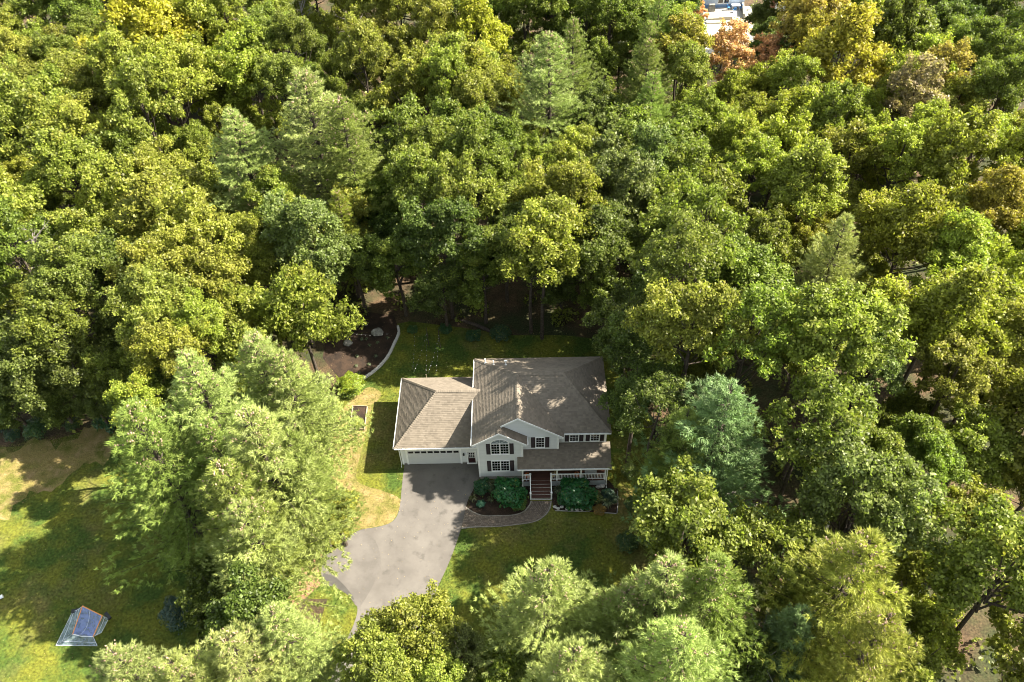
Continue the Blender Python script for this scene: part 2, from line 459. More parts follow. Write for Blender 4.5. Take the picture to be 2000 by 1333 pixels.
for k in range(0, NL * 4, 2):
    b.face([(*ia[k], 0.012), (*oa[k], 0.012), (*oa[k + 2], 0.012), (*ia[k + 2], 0.012)])
b.build('joint_sand', MT['mulch'], walk)

# ------------------------------------------------------------------ the house
H = thing('house', 'two-storey pale grey house with brown hip roofs, dark shutters and attached garage', 'house')


def clip(poly, n, d):
    """keep the side n.p <= d of a convex polygon"""
    out = []
    for i in range(len(poly)):
        a, b = poly[i], poly[(i + 1) % len(poly)]
        da, db = n @ a - d, n @ b - d
        if da <= 1e-9: out.append(a)
        if (da < -1e-9 and db > 1e-9) or (da > 1e-9 and db < -1e-9):
            out.append(a + (b - a) * (da / (da - db)))
    return out


def courses(mb, poly, expo, tab, lift, rs, jitter=0.0, updir=None, gap=0.0):
    """overlapping courses of pieces on a planar convex polygon: butt edges proud, heads tucked under"""
    P = [np.array(p, float) for p in poly]
    n = np.cross(P[1] - P[0], P[2] - P[0]); n /= np.linalg.norm(n)
    if updir is None:
        if n[2] < 0: n = -n
        u = np.array([0, 0, 1.0]) - n * n[2]; u /= np.linalg.norm(u)
    else:
        u = np.array([0, 0, 1.0]); n = np.array(updir, float)
    w = np.cross(u, n); w /= np.linalg.norm(w)
    s = [p @ u for p in P]; s0, s1 = min(s), max(s)
    k = 0
    while s0 + k * expo < s1 - 1e-4:
        a, b = s0 + k * expo, min(s0 + (k + 1) * expo, s1)
        band = clip(clip(P, u, b), -u, -a)
        k += 1
        if len(band) < 3: continue
        ws = [p @ w for p in band]; w0, w1 = min(ws), max(ws)
        if tab:
            cuts = [w0]; x = math.floor(w0 / tab) * tab + rs.uniform(0, tab)
            while x < w1:
                if x > w0 + 0.03: cuts.append(x)
                x += tab * rs.uniform(0.75, 1.25)
            cuts.append(w1)
        else:
            cuts = [w0, w1]
        for c0, c1 in zip(cuts[:-1], cuts[1:]):
            q = clip(clip(band, w, c1 - gap), -w, -c0 - gap) if tab else band
            if len(q) < 3: continue
            up_ = lift * (1 + rs.uniform(-jitter, jitter)); t = rs.random()
            top = [p + n * (up_ + (0.002 - up_) * min(1, max(0, (p @ u - a) / expo))) for p in q]
            mb.face(top if np.dot(np.cross(top[1] - top[0], top[2] - top[0]), n) > 0 else top[::-1], t)
            low = [p for p in q if abs(p @ u - a) < 1e-6]
            if len(low) == 2:
                l0, l1 = low
                mb.face([l0, l1, l1 + n * up_, l0 + n * up_], t)


rs = random.Random(5)
EX = 0.165


def roof_plane(poly, name='roof'):
    """a deck of real thickness, its shingles lie on it"""
    P = [np.array(p, float) for p in poly]
    n = np.cross(P[1] - P[0], P[2] - P[0]); n /= np.linalg.norm(n)
    if n[2] < 0: P = P[::-1]; n = -n
    mb = MB(); k = len(P)
    lowp = [p - np.array([0, 0, 0.14]) for p in P]
    mb.face(P); mb.face(lowp[::-1])
    for i in range(k):
        mb.face([lowp[i], lowp[(i + 1) % k], P[(i + 1) % k], P[i]])
    o = mb.build(name, MT['deckroof'], H)
    sh = MB(); courses(sh, [p + n * 0.004 for p in P], EX, 0.24, 0.020, rs, 0.25)
    sh.build('shingles', MT['shingle'], o, 'stuff')
    return o


EZ = 5.6; RZ = 8.48; RY = 5.48; YF = 0.9; YB = 10.05; XL = -0.43; XR = 11.96; CX = 3.68; RXR = 7.87
ARX = 2.01; ARZ = EZ + 0.70 * (ARX - XL)
# left slope (hip end, cross gable and front gable share it), cut into convex pieces
roof_plane([(XL, -0.3, EZ), (ARX, -0.3, ARZ), (ARX, 0.4, ARZ), (XL, 0.4, EZ)])
roof_plane([(XL, 0.4, EZ), (CX, 0.4, RZ), (CX, RY, RZ), (XL, YB, EZ)])
# front gable, right slope
AXR = 4.45
roof_plane([(ARX, -0.3, ARZ), (AXR, -0.3, EZ), (AXR, 0.66, EZ), (ARX, 0.66, ARZ)])
# cross gable, right slope down to its valley
BXR = 7.72
roof_plane([(CX, 0.4, RZ), (BXR, 0.4, EZ + 0.05), (BXR, YF + 0.02, EZ + 0.05), (CX, RY, RZ)])
# main front slope right of the valley, right hip, back slope
roof_plane([(BXR, YF, EZ), (XR, YF, EZ), (RXR, RY, RZ), (CX, RY, RZ)])
roof_plane([(XR, YF, EZ), (XR, YB, EZ), (RXR, RY, RZ)])
roof_plane([(XR, YB, EZ), (XL, YB, EZ), (CX, RY, RZ), (RXR, RY, RZ)])
# garage roof
GXL, GYF, GYB, GEZ, GRZ, GRX, GRY = -7.78, 1.44, 9.98, 3.05, 6.06, -3.86, 5.71
GXE = 0.26
roof_plane([(GXL, GYF, GEZ), (-0.01, GYF, GEZ), (GXE, GRY, GRZ), (GRX, GRY, GRZ)], 'garage_roof')
roof_plane([(-0.01, GYB, GEZ), (GXL, GYB, GEZ), (GRX, GRY, GRZ), (GXE, GRY, GRZ)], 'garage_roof')
roof_plane([(GXL, GYB, GEZ), (GXL, GYF, GEZ), (GRX, GRY, GRZ)], 'garage_roof')
# porch roof
PS = 0.348; PZ = 3.05; PY0 = -1.1
pz = lambda y: PZ + PS * (y - PY0)
roof_plane([(3.55, PY0, PZ), (XR + 0.02, PY0, PZ), (XR + 0.02, -0.012, pz(-0.012)), (3.55, -0.012, pz(-0.012))], 'porch_roof')
roof_plane([(4.10, -0.012, pz(-0.012)), (XR + 0.02, -0.012, pz(-0.012)), (XR + 0.02, 0.64, pz(0.64)), (4.10, 0.64, pz(0.64))], 'porch_roof')
roof_plane([(7.35, 0.64, pz(0.64)), (XR + 0.02, 0.64, pz(0.64)), (XR + 0.02, 1.19, pz(1.19)), (7.35, 1.19, pz(1.19))], 'porch_roof')


def caps(a, b, name='ridge_cap'):
    """bent cap shingles along a ridge or hip, each lapping the next"""
    a = Vector(a); b = Vector(b); d = (b - a); L = d.length; d.normalize()
    side = d.cross(Vector((0, 0, 1))).normalized(); up = side.cross(d).normalized()
    mb = MB(); n = int(L / 0.2)
    for i in range(n):
        p = a + d * (L * i / n); q = a + d * (L * (i + 1) / n); t = rs.random()
        h0, h1 = 0.055, 0.034; dr = 0.085
        l0, r0, l1, r1 = p - side * 0.16 - up * dr + up * h0, p + side * 0.16 - up * dr + up * h0, q - side * 0.16 - up * dr + up * h1, q + side * 0.16 - up * dr + up * h1
        m0, m1 = p + up * h0, q + up * h1
        mb.face([l0, m0, m1, l1][::-1], t); mb.face([m0, r0, r1, m1][::-1], t)
        mb.face([l0, r0, m0], t); mb.face([l0 - up * 0.03, r0 - up * 0.03, r0, l0], t)
    mb.build(name, MT['shingle'], H, 'stuff')


caps((CX, 0.4, RZ), (CX, RY, RZ)); caps((RXR, RY, RZ), (CX, RY, RZ))
caps((XL, YB, EZ), (CX, RY, RZ)); caps((XR, YF, EZ), (RXR, RY, RZ)); caps((XR, YB, EZ), (RXR, RY, RZ))
caps((ARX, -0.3, ARZ), (ARX, 0.42, ARZ))
caps((GRX, GRY, GRZ), (GXE, GRY, GRZ)); caps((GXL, GYF, GEZ), (GRX, GRY, GRZ)); caps((GXL, GYB, GEZ), (GRX, GRY, GRZ))


def wall(poly, nrm, name='wall', expo=0.115):
    """a solid core and lapped boards on it"""
    P = [np.array(p, float) for p in poly]; n = np.array(nrm, float)
    mb = MB(); k = len(P); B = [p - n * 0.14 for p in P]
    f = P if np.dot(np.cross(P[1] - P[0], P[2] - P[0]), n) > 0 else P[::-1]
    mb.face(f)
    Bf = [p - n * 0.14 for p in f]; mb.face(Bf[::-1])
    for i in range(k):
        mb.face([Bf[i], Bf[(i + 1) % k], f[(i + 1) % k], f[i]])
    o = mb.build(name, MT['siding'], H)
    sd = MB(); courses(sd, P, expo, 0, 0.014, rs, 0.0, updir=nrm)
    sd.build('siding', MT['siding'], o, 'stuff')
    return o


AX = 4.08
F, Bk, Lf, Rt = (0, -1, 0), (0, 1, 0), (-1, 0, 0), (1, 0, 0)
wt = EZ + 0.70 * (0 - XL) - 0.16          # wall top under the left slope
wall([(0, 0, 0.42), (AX, 0, 0.42), (AX, 0, EZ + 0.10), (ARX, 0, ARZ - 0.14), (0, 0, wt)], F)                  # front gable
wall([(ARX - 0.1, 0.65, 5.2), (AX, 0.65, 5.2), (7.3, 0.65, EZ + 0.12), (CX, 0.65, RZ - 0.16), (2.2, 0.65, 7.28)], F)     # cross gable, upper
wall([(AX, 0.65, pz(0.65) - 0.1), (7.3, 0.65, pz(0.65) - 0.1), (7.3, 0.65, EZ + 0.12), (AX, 0.65, EZ + 0.12)], F)
wall([(7.3, 1.2, pz(1.2) - 0.1), (11.6, 1.2, pz(1.2) - 0.1), (11.6, 1.2, EZ - 0.02), (7.3, 1.2, EZ - 0.02)], F)
wall([(AX, 0.0, 0.95), (AX, 1.2, 0.95), (AX, 1.2, EZ), (AX, 0.0, EZ)], Rt)
wall([(7.3, 0.65, 3.5), (7.3, 1.2, 3.5), (7.3, 1.2, EZ), (7.3, 0.65, EZ)], Rt)
wall([(AX, 1.2, 0.95), (11.6, 1.2, 0.95), (11.6, 1.2, 3.4), (AX, 1.2, 3.4)], F, 'porch_wall')
wall([(0, 9.7, 0.3), (0, 0, 0.3), (0, 0, wt), (0, 9.7, wt)], Lf)
wall([(11.6, 1.2, 0.3), (11.6, 9.7, 0.3), (11.6, 9.7, EZ), (11.6, 1.2, EZ)], Rt)
wall([(11.6, 9.7, 0.3), (0, 9.7, 0.3), (0, 9.7, EZ), (11.6, 9.7, EZ)], Bk)
wall([(-7.34, 1.84, 0.2), (0, 1.84, 0.2), (0, 1.84, GEZ + 0.1), (-7.34, 1.84, GEZ + 0.1)], F, 'garage_wall')
wall([(-7.34, 9.6, 0.2), (-7.34, 1.84, 0.2), (-7.34, 1.84, GEZ + 0.1), (-7.34, 9.6, GEZ + 0.1)], Lf, 'garage_wall')
wall([(0, 9.6, 0.2), (-7.34, 9.6, 0.2), (-7.34, 9.6, GEZ + 0.1), (0, 9.6, GEZ + 0.1)], Bk, 'garage_wall')
fo = MB()
fo.box(-0.01, -0.01, -0.3, AX + 0.01, 9.72, 0.42); fo.build('foundation', MT['concrete'], H)
fo = MB(); fo.box(AX + 0.02, 1.19, -0.3, 11.61, 9.72, 0.42); fo.build('foundation', MT['concrete'], H)
fo = MB()
fo.box(-7.35, 1.83, -0.3, -6.80, 9.61, 0.2); fo.build('foundation', MT['concrete'], H)
fo = MB(); fo.box(-1.78, 1.83, -0.3, -0.015, 9.61, 0.2); fo.build('foundation', MT['concrete'], H)


def part(name, m, parent=H):
    mb = MB()
    return mb, (lambda: mb.build(name, MT[m], parent))


def corner_board(x, y, z0, z1, w=0.14, d=0.05, sx=1):
    mb = MB(); mb.box(x - (0.022 if sx > 0 else w), y - d, z0, x + (w if sx > 0 else 0.022), y + 0.10, z1)
    mb.build('corner_board', MT['trim'], H)


corner_board(0, 0, 0.42, EZ + 0.14); corner_board(AX, 0, pz(0) + 0.02, EZ + 0.08, sx=-1)
corner_board(7.3, 0.65, pz(0.65) + 0.02, EZ + 0.1, sx=-1); corner_board(11.6, 1.2, pz(1.2) + 0.02, EZ - 0.12, sx=-1)
corner_board(-7.34, 1.84, 0.0, GEZ - 0.1)


def rake(a, b, name='rake_board'):
    """white barge board under a gable edge"""
    mb = MB(); a = Vector(a); b = Vector(b)
    d = Vector((0, -0.035, 0)); up = Vector((0, 0, 0.02)); dn = Vector((0, 0, -0.17))
    mb.hexa([a + dn, b + dn, b + dn - d, a + dn - d, a + up, b + up, b + up - d, a + up - d])
    for q in mb.v: pass
    o = mb.build(name, MT['trim'], H); o.location = (0, -0.037, 0)


rake((XL, -0.3, EZ), (ARX, -0.3, ARZ)); rake((ARX, -0.3, ARZ), (AXR, -0.3, EZ))
rake((ARX + 0.16, 0.4, ARZ + 0.11), (CX, 0.4, RZ)); rake((CX, 0.4, RZ), (BXR, 0.4, EZ + 0.05))
# eave returns at the foot of the gables and soffits
for q_ in ((XL, -0.30, EZ - 0.21, 0.0, -0.05, EZ - 0.145), (AX, -0.30, EZ - 0.21, AXR, 0.62, EZ - 0.145), (XL, -0.045, EZ - 0.20, -0.03, 9.9, EZ - 0.146), (7.32, 0.42, EZ - 0.20, BXR, 0.9, EZ - 0.146),
           (7.75, 0.93, EZ - 0.20, 11.9, 1.15, EZ - 0.146), (11.64, 1.0, EZ - 0.20, XR - 0.02, 10, EZ - 0.146), (GXL + 0.02, 1.47, GEZ - 0.2, -0.05, 1.80, GEZ - 0.145), (GXL + 0.02, 1.81, GEZ - 0.2, -7.38, 9.9, GEZ - 0.145)):
    sf = MB(); sf.box(*q_); sf.build('soffit', MT['trim'], H)


def gutter(a, b, out, name='gutter'):
    """white trough with hangers along an eave; out = unit outward direction"""
    a = Vector(a); b = Vector(b); o = Vector(out); L = (b - a).length; d = (b - a).normalized()
    mb = MB(); z = Vector((0, 0, 1))
    def strip(off0, off1, z0, z1):
        mb.hexa([a + o * off0 + z * z0, b + o * off0 + z * z0, b + o * off1 + z * z0, a + o * off1 + z * z0,
                 a + o * off0 + z * z1, b + o * off0 + z * z1, b + o * off1 + z * z1, a + o * off1 + z * z1])
    strip(0.005, 0.11, -0.135, -0.12); strip(0.095, 0.11, -0.12, -0.02); strip(0.005, 0.018, -0.12, -0.03)
    mb.hexa([a + z * -.135, a + o * .11 + z * -.135, a + o * .11 + d * .012 + z * -.135, a + d * .012 + z * -.135,
             a + z * -.02, a + o * .11 + z * -.02, a + o * .11 + d * .012 + z * -.02, a + d * .012 + z * -.02])
    n = int(L / 0.61)
    for i in range(n + 1):
        p = a + d * (0.15 + 0.61 * i)
        if (p - a).length > L - 0.05: break
        mb.hexa([p + o * .0 + z * -.03, p + d * .03 + z * -.03, p + d * .03 + o * .113 + z * -.03, p + o * .113 + z * -.03,
                 p + o * .0 + z * -.012, p + d * .03 + z * -.012, p + d * .03 + o * .113 + z * -.012, p + o * .113 + z * -.012])
    mb.build(name, MT['trim'], H)


gutter((GXL, GYF, GEZ), (-0.03, GYF, GEZ), (0, -1, 0)); gutter((XL, -0.3, EZ), (XL, 10.0, EZ), (-1, 0, 0))
gutter((3.55, PY0, PZ), (XR + 0.02, PY0, PZ), (0, -1, 0)); gutter((7.76, YF, EZ), (XR, YF, EZ), (0, -1, 0))
gutter((AXR, -0.28, EZ), (AXR, 0.62, EZ), (1, 0, 0)); gutter((GXL, 9.98, GEZ), (GXL, 1.44, GEZ), (-1, 0, 0))


def downspout(pts):
    mb = MB(); mb.tube(pts, [0.045] * len(pts), 6); mb.build('downspout', MT['trim'], H)


downspout([(GXL + 0.06, GYF - 0.05, GEZ - 0.12), (-7.44, 1.72, 2.75), (-7.44, 1.72, 0.25), (-7.44, 1.42, 0.04)])
downspout([(11.72, PY0 - 0.05, PZ - 0.12), (11.66, -0.95, 2.75), (11.66, -0.95, 0.3), (11.68, -1.25, 0.06)])


def muntins(mb, x0, x1, z0, z1, y, nx, nz, w=0.016, d=0.012):
    for i in range(1, nx):
        x = x0 + (x1 - x0) * i / nx; mb.box(x - w / 2, y - d, z0, x + w / 2, y, z1)
    for j in range(1, nz):
        z = z0 + (z1 - z0) * j / nz; ww = w * (2.2 if j * 2 == nz else 1)
        mb.box(x0, y - d - 0.002, z - ww / 2, x1, y - 0.002, z + ww / 2)


def window(x0, x1, z0, z1, y, n=1, nx=3, nz=4, sh=0.36, arch=False):
    """mulled double-hung window in the wall plane y with its shutters; frame proud of the boards"""
    t = 0.075; fr = MB(); yf = y - 0.055
    zt = z1
    fr.box(x0 - t, yf, z0 - t, x0, y + 0.02, z1 + t); fr.box(x1, yf, z0 - t, x1 + t, y + 0.02, z1 + t)
    fr.box(x0, yf, z1, x1, y + 0.02, z1 + t); fr.box(x0 - t - 0.02, yf - 0.03, z0 - t - 0.03, x1 + t + 0.02, yf - 0.002, z0 - t + 0.02)
    fr.box(x0, yf, z0 - t, x1, y + 0.02, z0)
    w = (x1 - x0) / n; m = 0.05
    for i in range(1, n):
        fr.box(x0 + w * i - m, yf, z0, x0 + w * i + m, y + 0.02, z1)
    f = fr.build('window', MT['trim'], H)
    for i in range(n):
        a = x0 + w * i + (m if i else 0) + 0.004; b_ = x0 + w * (i + 1) - (m if i < n - 1 else 0) - 0.004
        g = MB(); g.box(a, y - 0.028, z0 + 0.004, b_, y - 0.018, z1 - 0.004); g.build('pane', MT['glass'], f)
        g = MB(); muntins(g, a, b_, z0 + 0.004, z1 - 0.004, y - 0.03, nx, nz); g.build('glazing_bar', MT['trim'], f)
    if arch:
        cx = (x0 + x1) / 2; rx = (x1 - x0) / 2 + t; rz = 0.62; zb = z1 + t + 0.004
        K = 20; fa = MB(); ga = MB()
        for k in range(K):
            a0, a1 = math.pi * k / K, math.pi * (k + 1) / K
            o0 = (cx + rx * math.cos(a0), zb + rz * math.sin(a0)); o1 = (cx + rx * math.cos(a1), zb + rz * math.sin(a1))
            i0 = (cx + (rx - t) * math.cos(a0), zb + (rz - t) * math.sin(a0)); i1 = (cx + (rx - t) * math.cos(a1), zb + (rz - t) * math.sin(a1))
            fa.hexa([(i0[0], yf, i0[1]), (o0[0], yf, o0[1]), (o1[0], yf, o1[1]), (i1[0], yf, i1[1]),
                     (i0[0], y + .02, i0[1]), (o0[0], y + .02, o0[1]), (o1[0], y + .02, o1[1]), (i1[0], y + .02, i1[1])])
            ga.face([(cx, y - 0.024, zb), (i1[0], y - 0.024, i1[1]), (i0[0], y - 0.024, i0[1])][::-1])
        fo_ = fa.build('arched_window', MT['trim'], H); ga.build('pane', MT['archglass'], fo_)
        gb = MB()
        for a in (45, 90, 135):
            gb.bar((cx, y - 0.034, zb + 0.02), (cx + (rx - t) * math.cos(R(a)), y - 0.034, zb + (rz - t) * math.sin(R(a))), 0.02, 0.012)
        gb.build('glazing_bar', MT['trim'], fo_)
    for s in (-1, 1):
        xa = (x0 - t - 0.03 - sh) if s < 0 else (x1 + t + 0.03)
        s_ = MB(); s_.box(xa, y - 0.05, z0 - 0.06, xa + sh, y - 0.016, z0 + 0.02); s_.box(xa, y - 0.05, z1 - 0.02, xa + sh, y - 0.016, z1 + 0.06)
        s_.box(xa, y - 0.05, z0 + 0.02, xa + 0.05, y - 0.016, z1 - 0.02); s_.box(xa + sh - 0.05, y - 0.05, z0 + 0.02, xa + sh, y - 0.016, z1 - 0.02)
        z = z0 + 0.02
        while z < z1 - 0.04:
            s_.hexa([(xa + .05, y - .046, z), (xa + sh - .05, y - .046, z), (xa + sh - .05, y - .016, z + .03), (xa + .05, y - .016, z + .03),
                     (xa + .05, y - .040, z + .012), (xa + sh - .05, y - .040, z + .012), (xa + sh - .05, y - .016, z + .045), (xa + .05, y - .016, z + .045)])
            z += 0.06
        s_.build('shutter', MT['shutter'], H)


MT['archglass'] = mat('arched_glass', (0.20, 0.23, 0.24), 0.15, 0.7)
window(1.25, 2.77, 1.36, 2.84, 0, 2)
window(1.27, 2.79, 3.98, 5.42, 0, 2, arch=True)
window(5.28, 5.98, 4.00, 5.38, 0.65, 1)
window(8.34, 9.07, 4.08, 5.22, 1.2, 1)
window(10.22, 10.94, 4.08, 5.22, 1.2, 1)

# garage door and its trim
tr, done = part('garage_door_trim', 'trim')
tr.box(-6.90, 1.78, 0, -6.73, 1.86, 2.13); tr.box(-1.85, 1.78, 0, -1.68, 1.86, 2.13); tr.box(-6.90, 1.78, 2.13, -1.68, 1.86, 2.32); done()
gd = MB(); gd.box(-6.73, 1.90, 0.0, -1.85, 1.93, 2.13)
gdo = gd.build('garage_door', MT['gdoor'], H)
cut = MB(); cut.box(-6.729, 1.845, 0.0, -1.851, 1.899, 0.02); cut.build('door_sill', MT['concrete'], H)
for k in range(4):
    z0 = 0.02 + k * 0.5275; pn = MB()
    pn.box(-6.725, 1.802, z0 + 0.006, -1.855, 1.83, z0 + 0.5215)
    if k < 3:
        for i in range(8):
            x = -6.66 + i * 0.605; pn.box(x, 1.792, z0 + 0.09, x + 0.53, 1.803, z0 + 0.44)
    pn.build('door_panel', MT['gdoor'], gdo)
for i in range(8):
    x = -6.64 + i * 0.605; g = MB(); g.box(x, 1.793, 1.73, x + 0.48, 1.8005, 2.02); g.build('pane', MT['glass'], gdo)
# entry door
dx0, dx1, dz0, dz1 = -1.10, -0.42, 0.08, 1.80
tr, done = part('door_frame', 'trim')
tr.box(dx0 - 0.11, 1.785, 0.05, dx0, 1.86, dz1 + 0.11); tr.box(dx1, 1.785, 0.05, dx1 + 0.11, 1.86, dz1 + 0.11); tr.box(dx0, 1.785, dz1, dx1, 1.86, dz1 + 0.11)
tr.box(dx0 - 0.15, 1.70, 0.0, dx1 + 0.15, 1.86, 0.06); done()
d_ = MB(); d_.box(dx0 + 0.004, 1.795, dz0, dx1 - 0.004, 1.825, dz1 - 0.003)
d_.box(dx0 + 0.08, 1.785, dz0 + 0.1, dx1 - 0.08, 1.796, dz0 + 0.62)
dr_ = d_.build('door', MT['doorpaint'], H)
f_ = MB(); wx0, wx1, wz0, wz1 = dx0 + 0.10, dx1 - 0.06, 0.92, 1.72
f_.box(wx0 - .04, 1.772, wz0 - .04, wx1 + .04, 1.7945, wz0); f_.box(wx0 - .04, 1.772, wz1, wx1 + .04, 1.7945, wz1 + .04)
f_.box(wx0 - .04, 1.772, wz0, wx0, 1.7945, wz1); f_.box(wx1, 1.772, wz0, wx1 + .04, 1.7945, wz1)
muntins(f_, wx0, wx1, wz0, wz1, 1.786, 3, 3, 0.03); f_.build('glazing_bar', MT['trim'], dr_)
g = MB(); g.box(wx0, 1.787, wz0, wx1, 1.7945, wz1); g.build('pane', MT['glass'], dr_)
g = MB(); g.tube([(dx1 - 0.07, 1.795, 0.85), (dx1 - 0.07, 1.75, 0.85)], [0.02, 0.03], 8); g.build('handle', MT['black'], dr_)
# coach lamp beside the entry door
lm = MB(); lm.box(-1.53, 1.75, 1.30, -1.43, 1.825, 1.62); lm.box(-1.56, 1.68, 1.36, -1.40, 1.752, 1.58)
lm.hexa([(-1.57, 1.67, 1.58), (-1.39, 1.67, 1.58), (-1.39, 1.76, 1.58), (-1.57, 1.76, 1.58), (-1.50, 1.70, 1.68), (-1.46, 1.70, 1.68), (-1.46, 1.74, 1.68), (-1.50, 1.74, 1.68)])
lm.build('wall_lamp', MT['black'], H)
# roof pipes
for (x, y), c in zip(((0.64, 8.85), (1.45, 8.25), (2.62, 8.05)), (0, 0, 1)):
    zr = EZ + (YB - y) * (RZ - EZ) / (YB - RY); mb = MB()
    if x == 0.64: zr = EZ + 0.7 * (x - XL)
    mb.tube([(x, y, zr - 0.05), (x, y, zr + 0.55)], [0.055, 0.055], 8)
    mb.tube([(x, y, zr - 0.02), (x, y, zr + 0.10)], [0.14, 0.07], 8)
    if c: mb.box(x - 0.14, y - 0.06, zr + 0.55, x + 0.14, y + 0.06, zr + 0.65)
    mb.build('vent_pipe', MT['trim'], H)

# porch: boards, skirt, posts, rails, steps
DZ = 0.95; PYF = -0.88
y = PYF - 0.04; k = 0
while y < 1.18:
    mb = MB(); mb.box(AX + 0.03, y, DZ - 0.035, 11.62, min(y + 0.134, 1.185), DZ - rs.uniform(0, 0.003), rs.random()); mb.build('porch_board', MT['deckwood'], H)
    y += 0.14
mb = MB(); mb.box(3.92, PYF, -0.1, 4.70, PYF + 0.05, DZ - 0.17); mb.box(6.60, PYF, -0.1, 11.6, PYF + 0.05, DZ - 0.17); mb.box(11.55, PYF + 0.05, -0.1, 11.6, 1.18, DZ - 0.04)
mb.build('porch_skirt', MT['skirt'], H)
mb = MB(); mb.box(3.92, PYF - 0.02, DZ - 0.17, 11.62, PYF + 0.05, DZ - 0.037); mb.build('porch_beam', MT['deckwood'], H)
mb = MB(); mb.box(3.92, PYF - 0.02, 2.72, 11.62, PYF + 0.10, 2.90); mb.build('porch_header', MT['trim'], H)
for x in (4.00, 7.12, 9.30, 11.50):
    mb = MB(); mb.box(x - 0.06, PYF - 0.055, DZ - 0.03 if x > 4.1 else -0.1, x + 0.06, PYF + 0.075, 2.72); mb.box(x - 0.08, PYF - 0.07, DZ, x + 0.08, PYF + 0.09, DZ + 0.10)
    mb.build('porch_post', MT['trim'], H)
NP = (4.69, 6.58)
for x in NP:
    mb = MB(); mb.box(x - 0.065, PYF - 0.10, DZ - 0.1, x + 0.065, PYF + 0.03, DZ + 1.02); mb.box(x - 0.09, PYF - 0.125, DZ + 1.02, x + 0.09, PYF + 0.055, DZ + 1.07)
    mb.build('newel_post', MT['trim'], H)
bal_me = None


def railing(x0, x1):
    global bal_me
    r_ = MB(); r_.box(x0, PYF - 0.03, DZ + 0.84, x1, PYF + 0.05, DZ + 0.91); r = r_.build('railing', MT['trim'], H)
    r_ = MB(); r_.box(x0, PYF - 0.015, DZ + 0.09, x1, PYF + 0.035, DZ + 0.15); xm = (x0 + x1) / 2
    r_.box(xm - 0.04, PYF - 0.01, DZ, xm + 0.04, PYF + 0.03, DZ + 0.09); r_.build('bottom_rail', MT['trim'], r)
    n = max(2, int((x1 - x0) / 0.135))
    if bal_me is None:
        mb = MB(); mb.box(-0.018, -0.018, 0, 0.018, 0.018, 0.69); bal_me = mb.mesh('baluster', MT['trim'])
    for i in range(n):
        o = link('baluster', bal_me, r); o.location = (x0 + (x1 - x0) * (i + 0.5) / n, PYF + 0.01, DZ + 0.15)


railing(4.07, 4.62); railing(6.65, 7.05); railing(7.19, 9.23); railing(9.37, 11.43)
RUN = 0.272; RISE = DZ / 6
mb = MB(); mb.box(4.705, PYF - 5 * RUN - 0.14, -0.05, 4.755, PYF - 0.02, 0.02)
for i in range(5):
    z = DZ - RISE * (i + 1); y1 = PYF - RUN * i - 0.02; y0 = y1 - RUN - 0.03
    mb = MB(); mb.box(4.74, y0, z - 0.04, 6.53, y1, z, rs.random()); mb.build('stair_tread', MT['deckwood'], H)
    mb = MB(); mb.box(4.74, y0 - 0.008, z - 0.052, 6.53, y0 - 0.001, z + 0.005); mb.build('stair_nosing', MT['stone'], H)
    mb = MB(); mb.box(4.74, y1 - 0.02, z + 0.002, 6.53, y1 - 0.003, z + RISE - 0.042, rs.random()); mb.build('stair_riser', MT['deckwood'], H)
mb = MB(); mb.box(4.76, PYF - 0.018 - 0.012, DZ - 0.05, 6.51, PYF - 0.021, DZ + 0.006); mb.build('stair_nosing', MT['stone'], H)
yb = PYF - 5 * RUN - 0.05
mb = MB(); mb.box(4.74, yb - 0.10, 0.02, 6.53, yb - 0.04, 0.06); mb.build('stair_kerb', MT['stone'], H)
for x in NP:
    mb = MB(); a = (x, PYF - 0.1, DZ + 0.88); c = (x, yb + 0.04, 0.92)
    mb.bar(a, c, 0.07, 0.06); mb.bar((x, PYF - 0.1, DZ + 0.1), (x, yb + 0.04, 0.14), 0.05, 0.05)
    mb.box(x - 0.06, yb - 0.06, 0.0, x + 0.06, yb + 0.06, 1.0); mb.box(x - 0.08, yb - 0.08, 1.0, x + 0.08, yb + 0.08, 1.05)
    for k in range(1, 10):
        t = k / 10; yy = PYF - 0.1 + (yb + 0.04 - PYF + 0.1) * t; zz = DZ + 0.1 + (0.14 - DZ - 0.1) * t
        mb.box(x - 0.016, yy - 0.016, zz, x + 0.016, yy + 0.016, zz + 0.78)
    mb.build('stair_rail', MT['trim'], H)
    mb = MB(); mb.hexa([(x - .03, PYF - .03, DZ - .2), (x + .03, PYF - .03, DZ - .2), (x + .03, yb, 0.0), (x - .03, yb, 0.0), (x - .03, PYF - .03, DZ), (x + .03, PYF - .03, DZ), (x + .03, yb, .22), (x - .03, yb, .22)])
    mb.build('stair_stringer', MT['trim'], H)
# front door seen under the porch roof
mb = MB(); mb.box(5.10, 1.13, DZ, 6.10, 1.18, DZ + 2.05); mb.build('front_door', MT['doorpaint'], H)

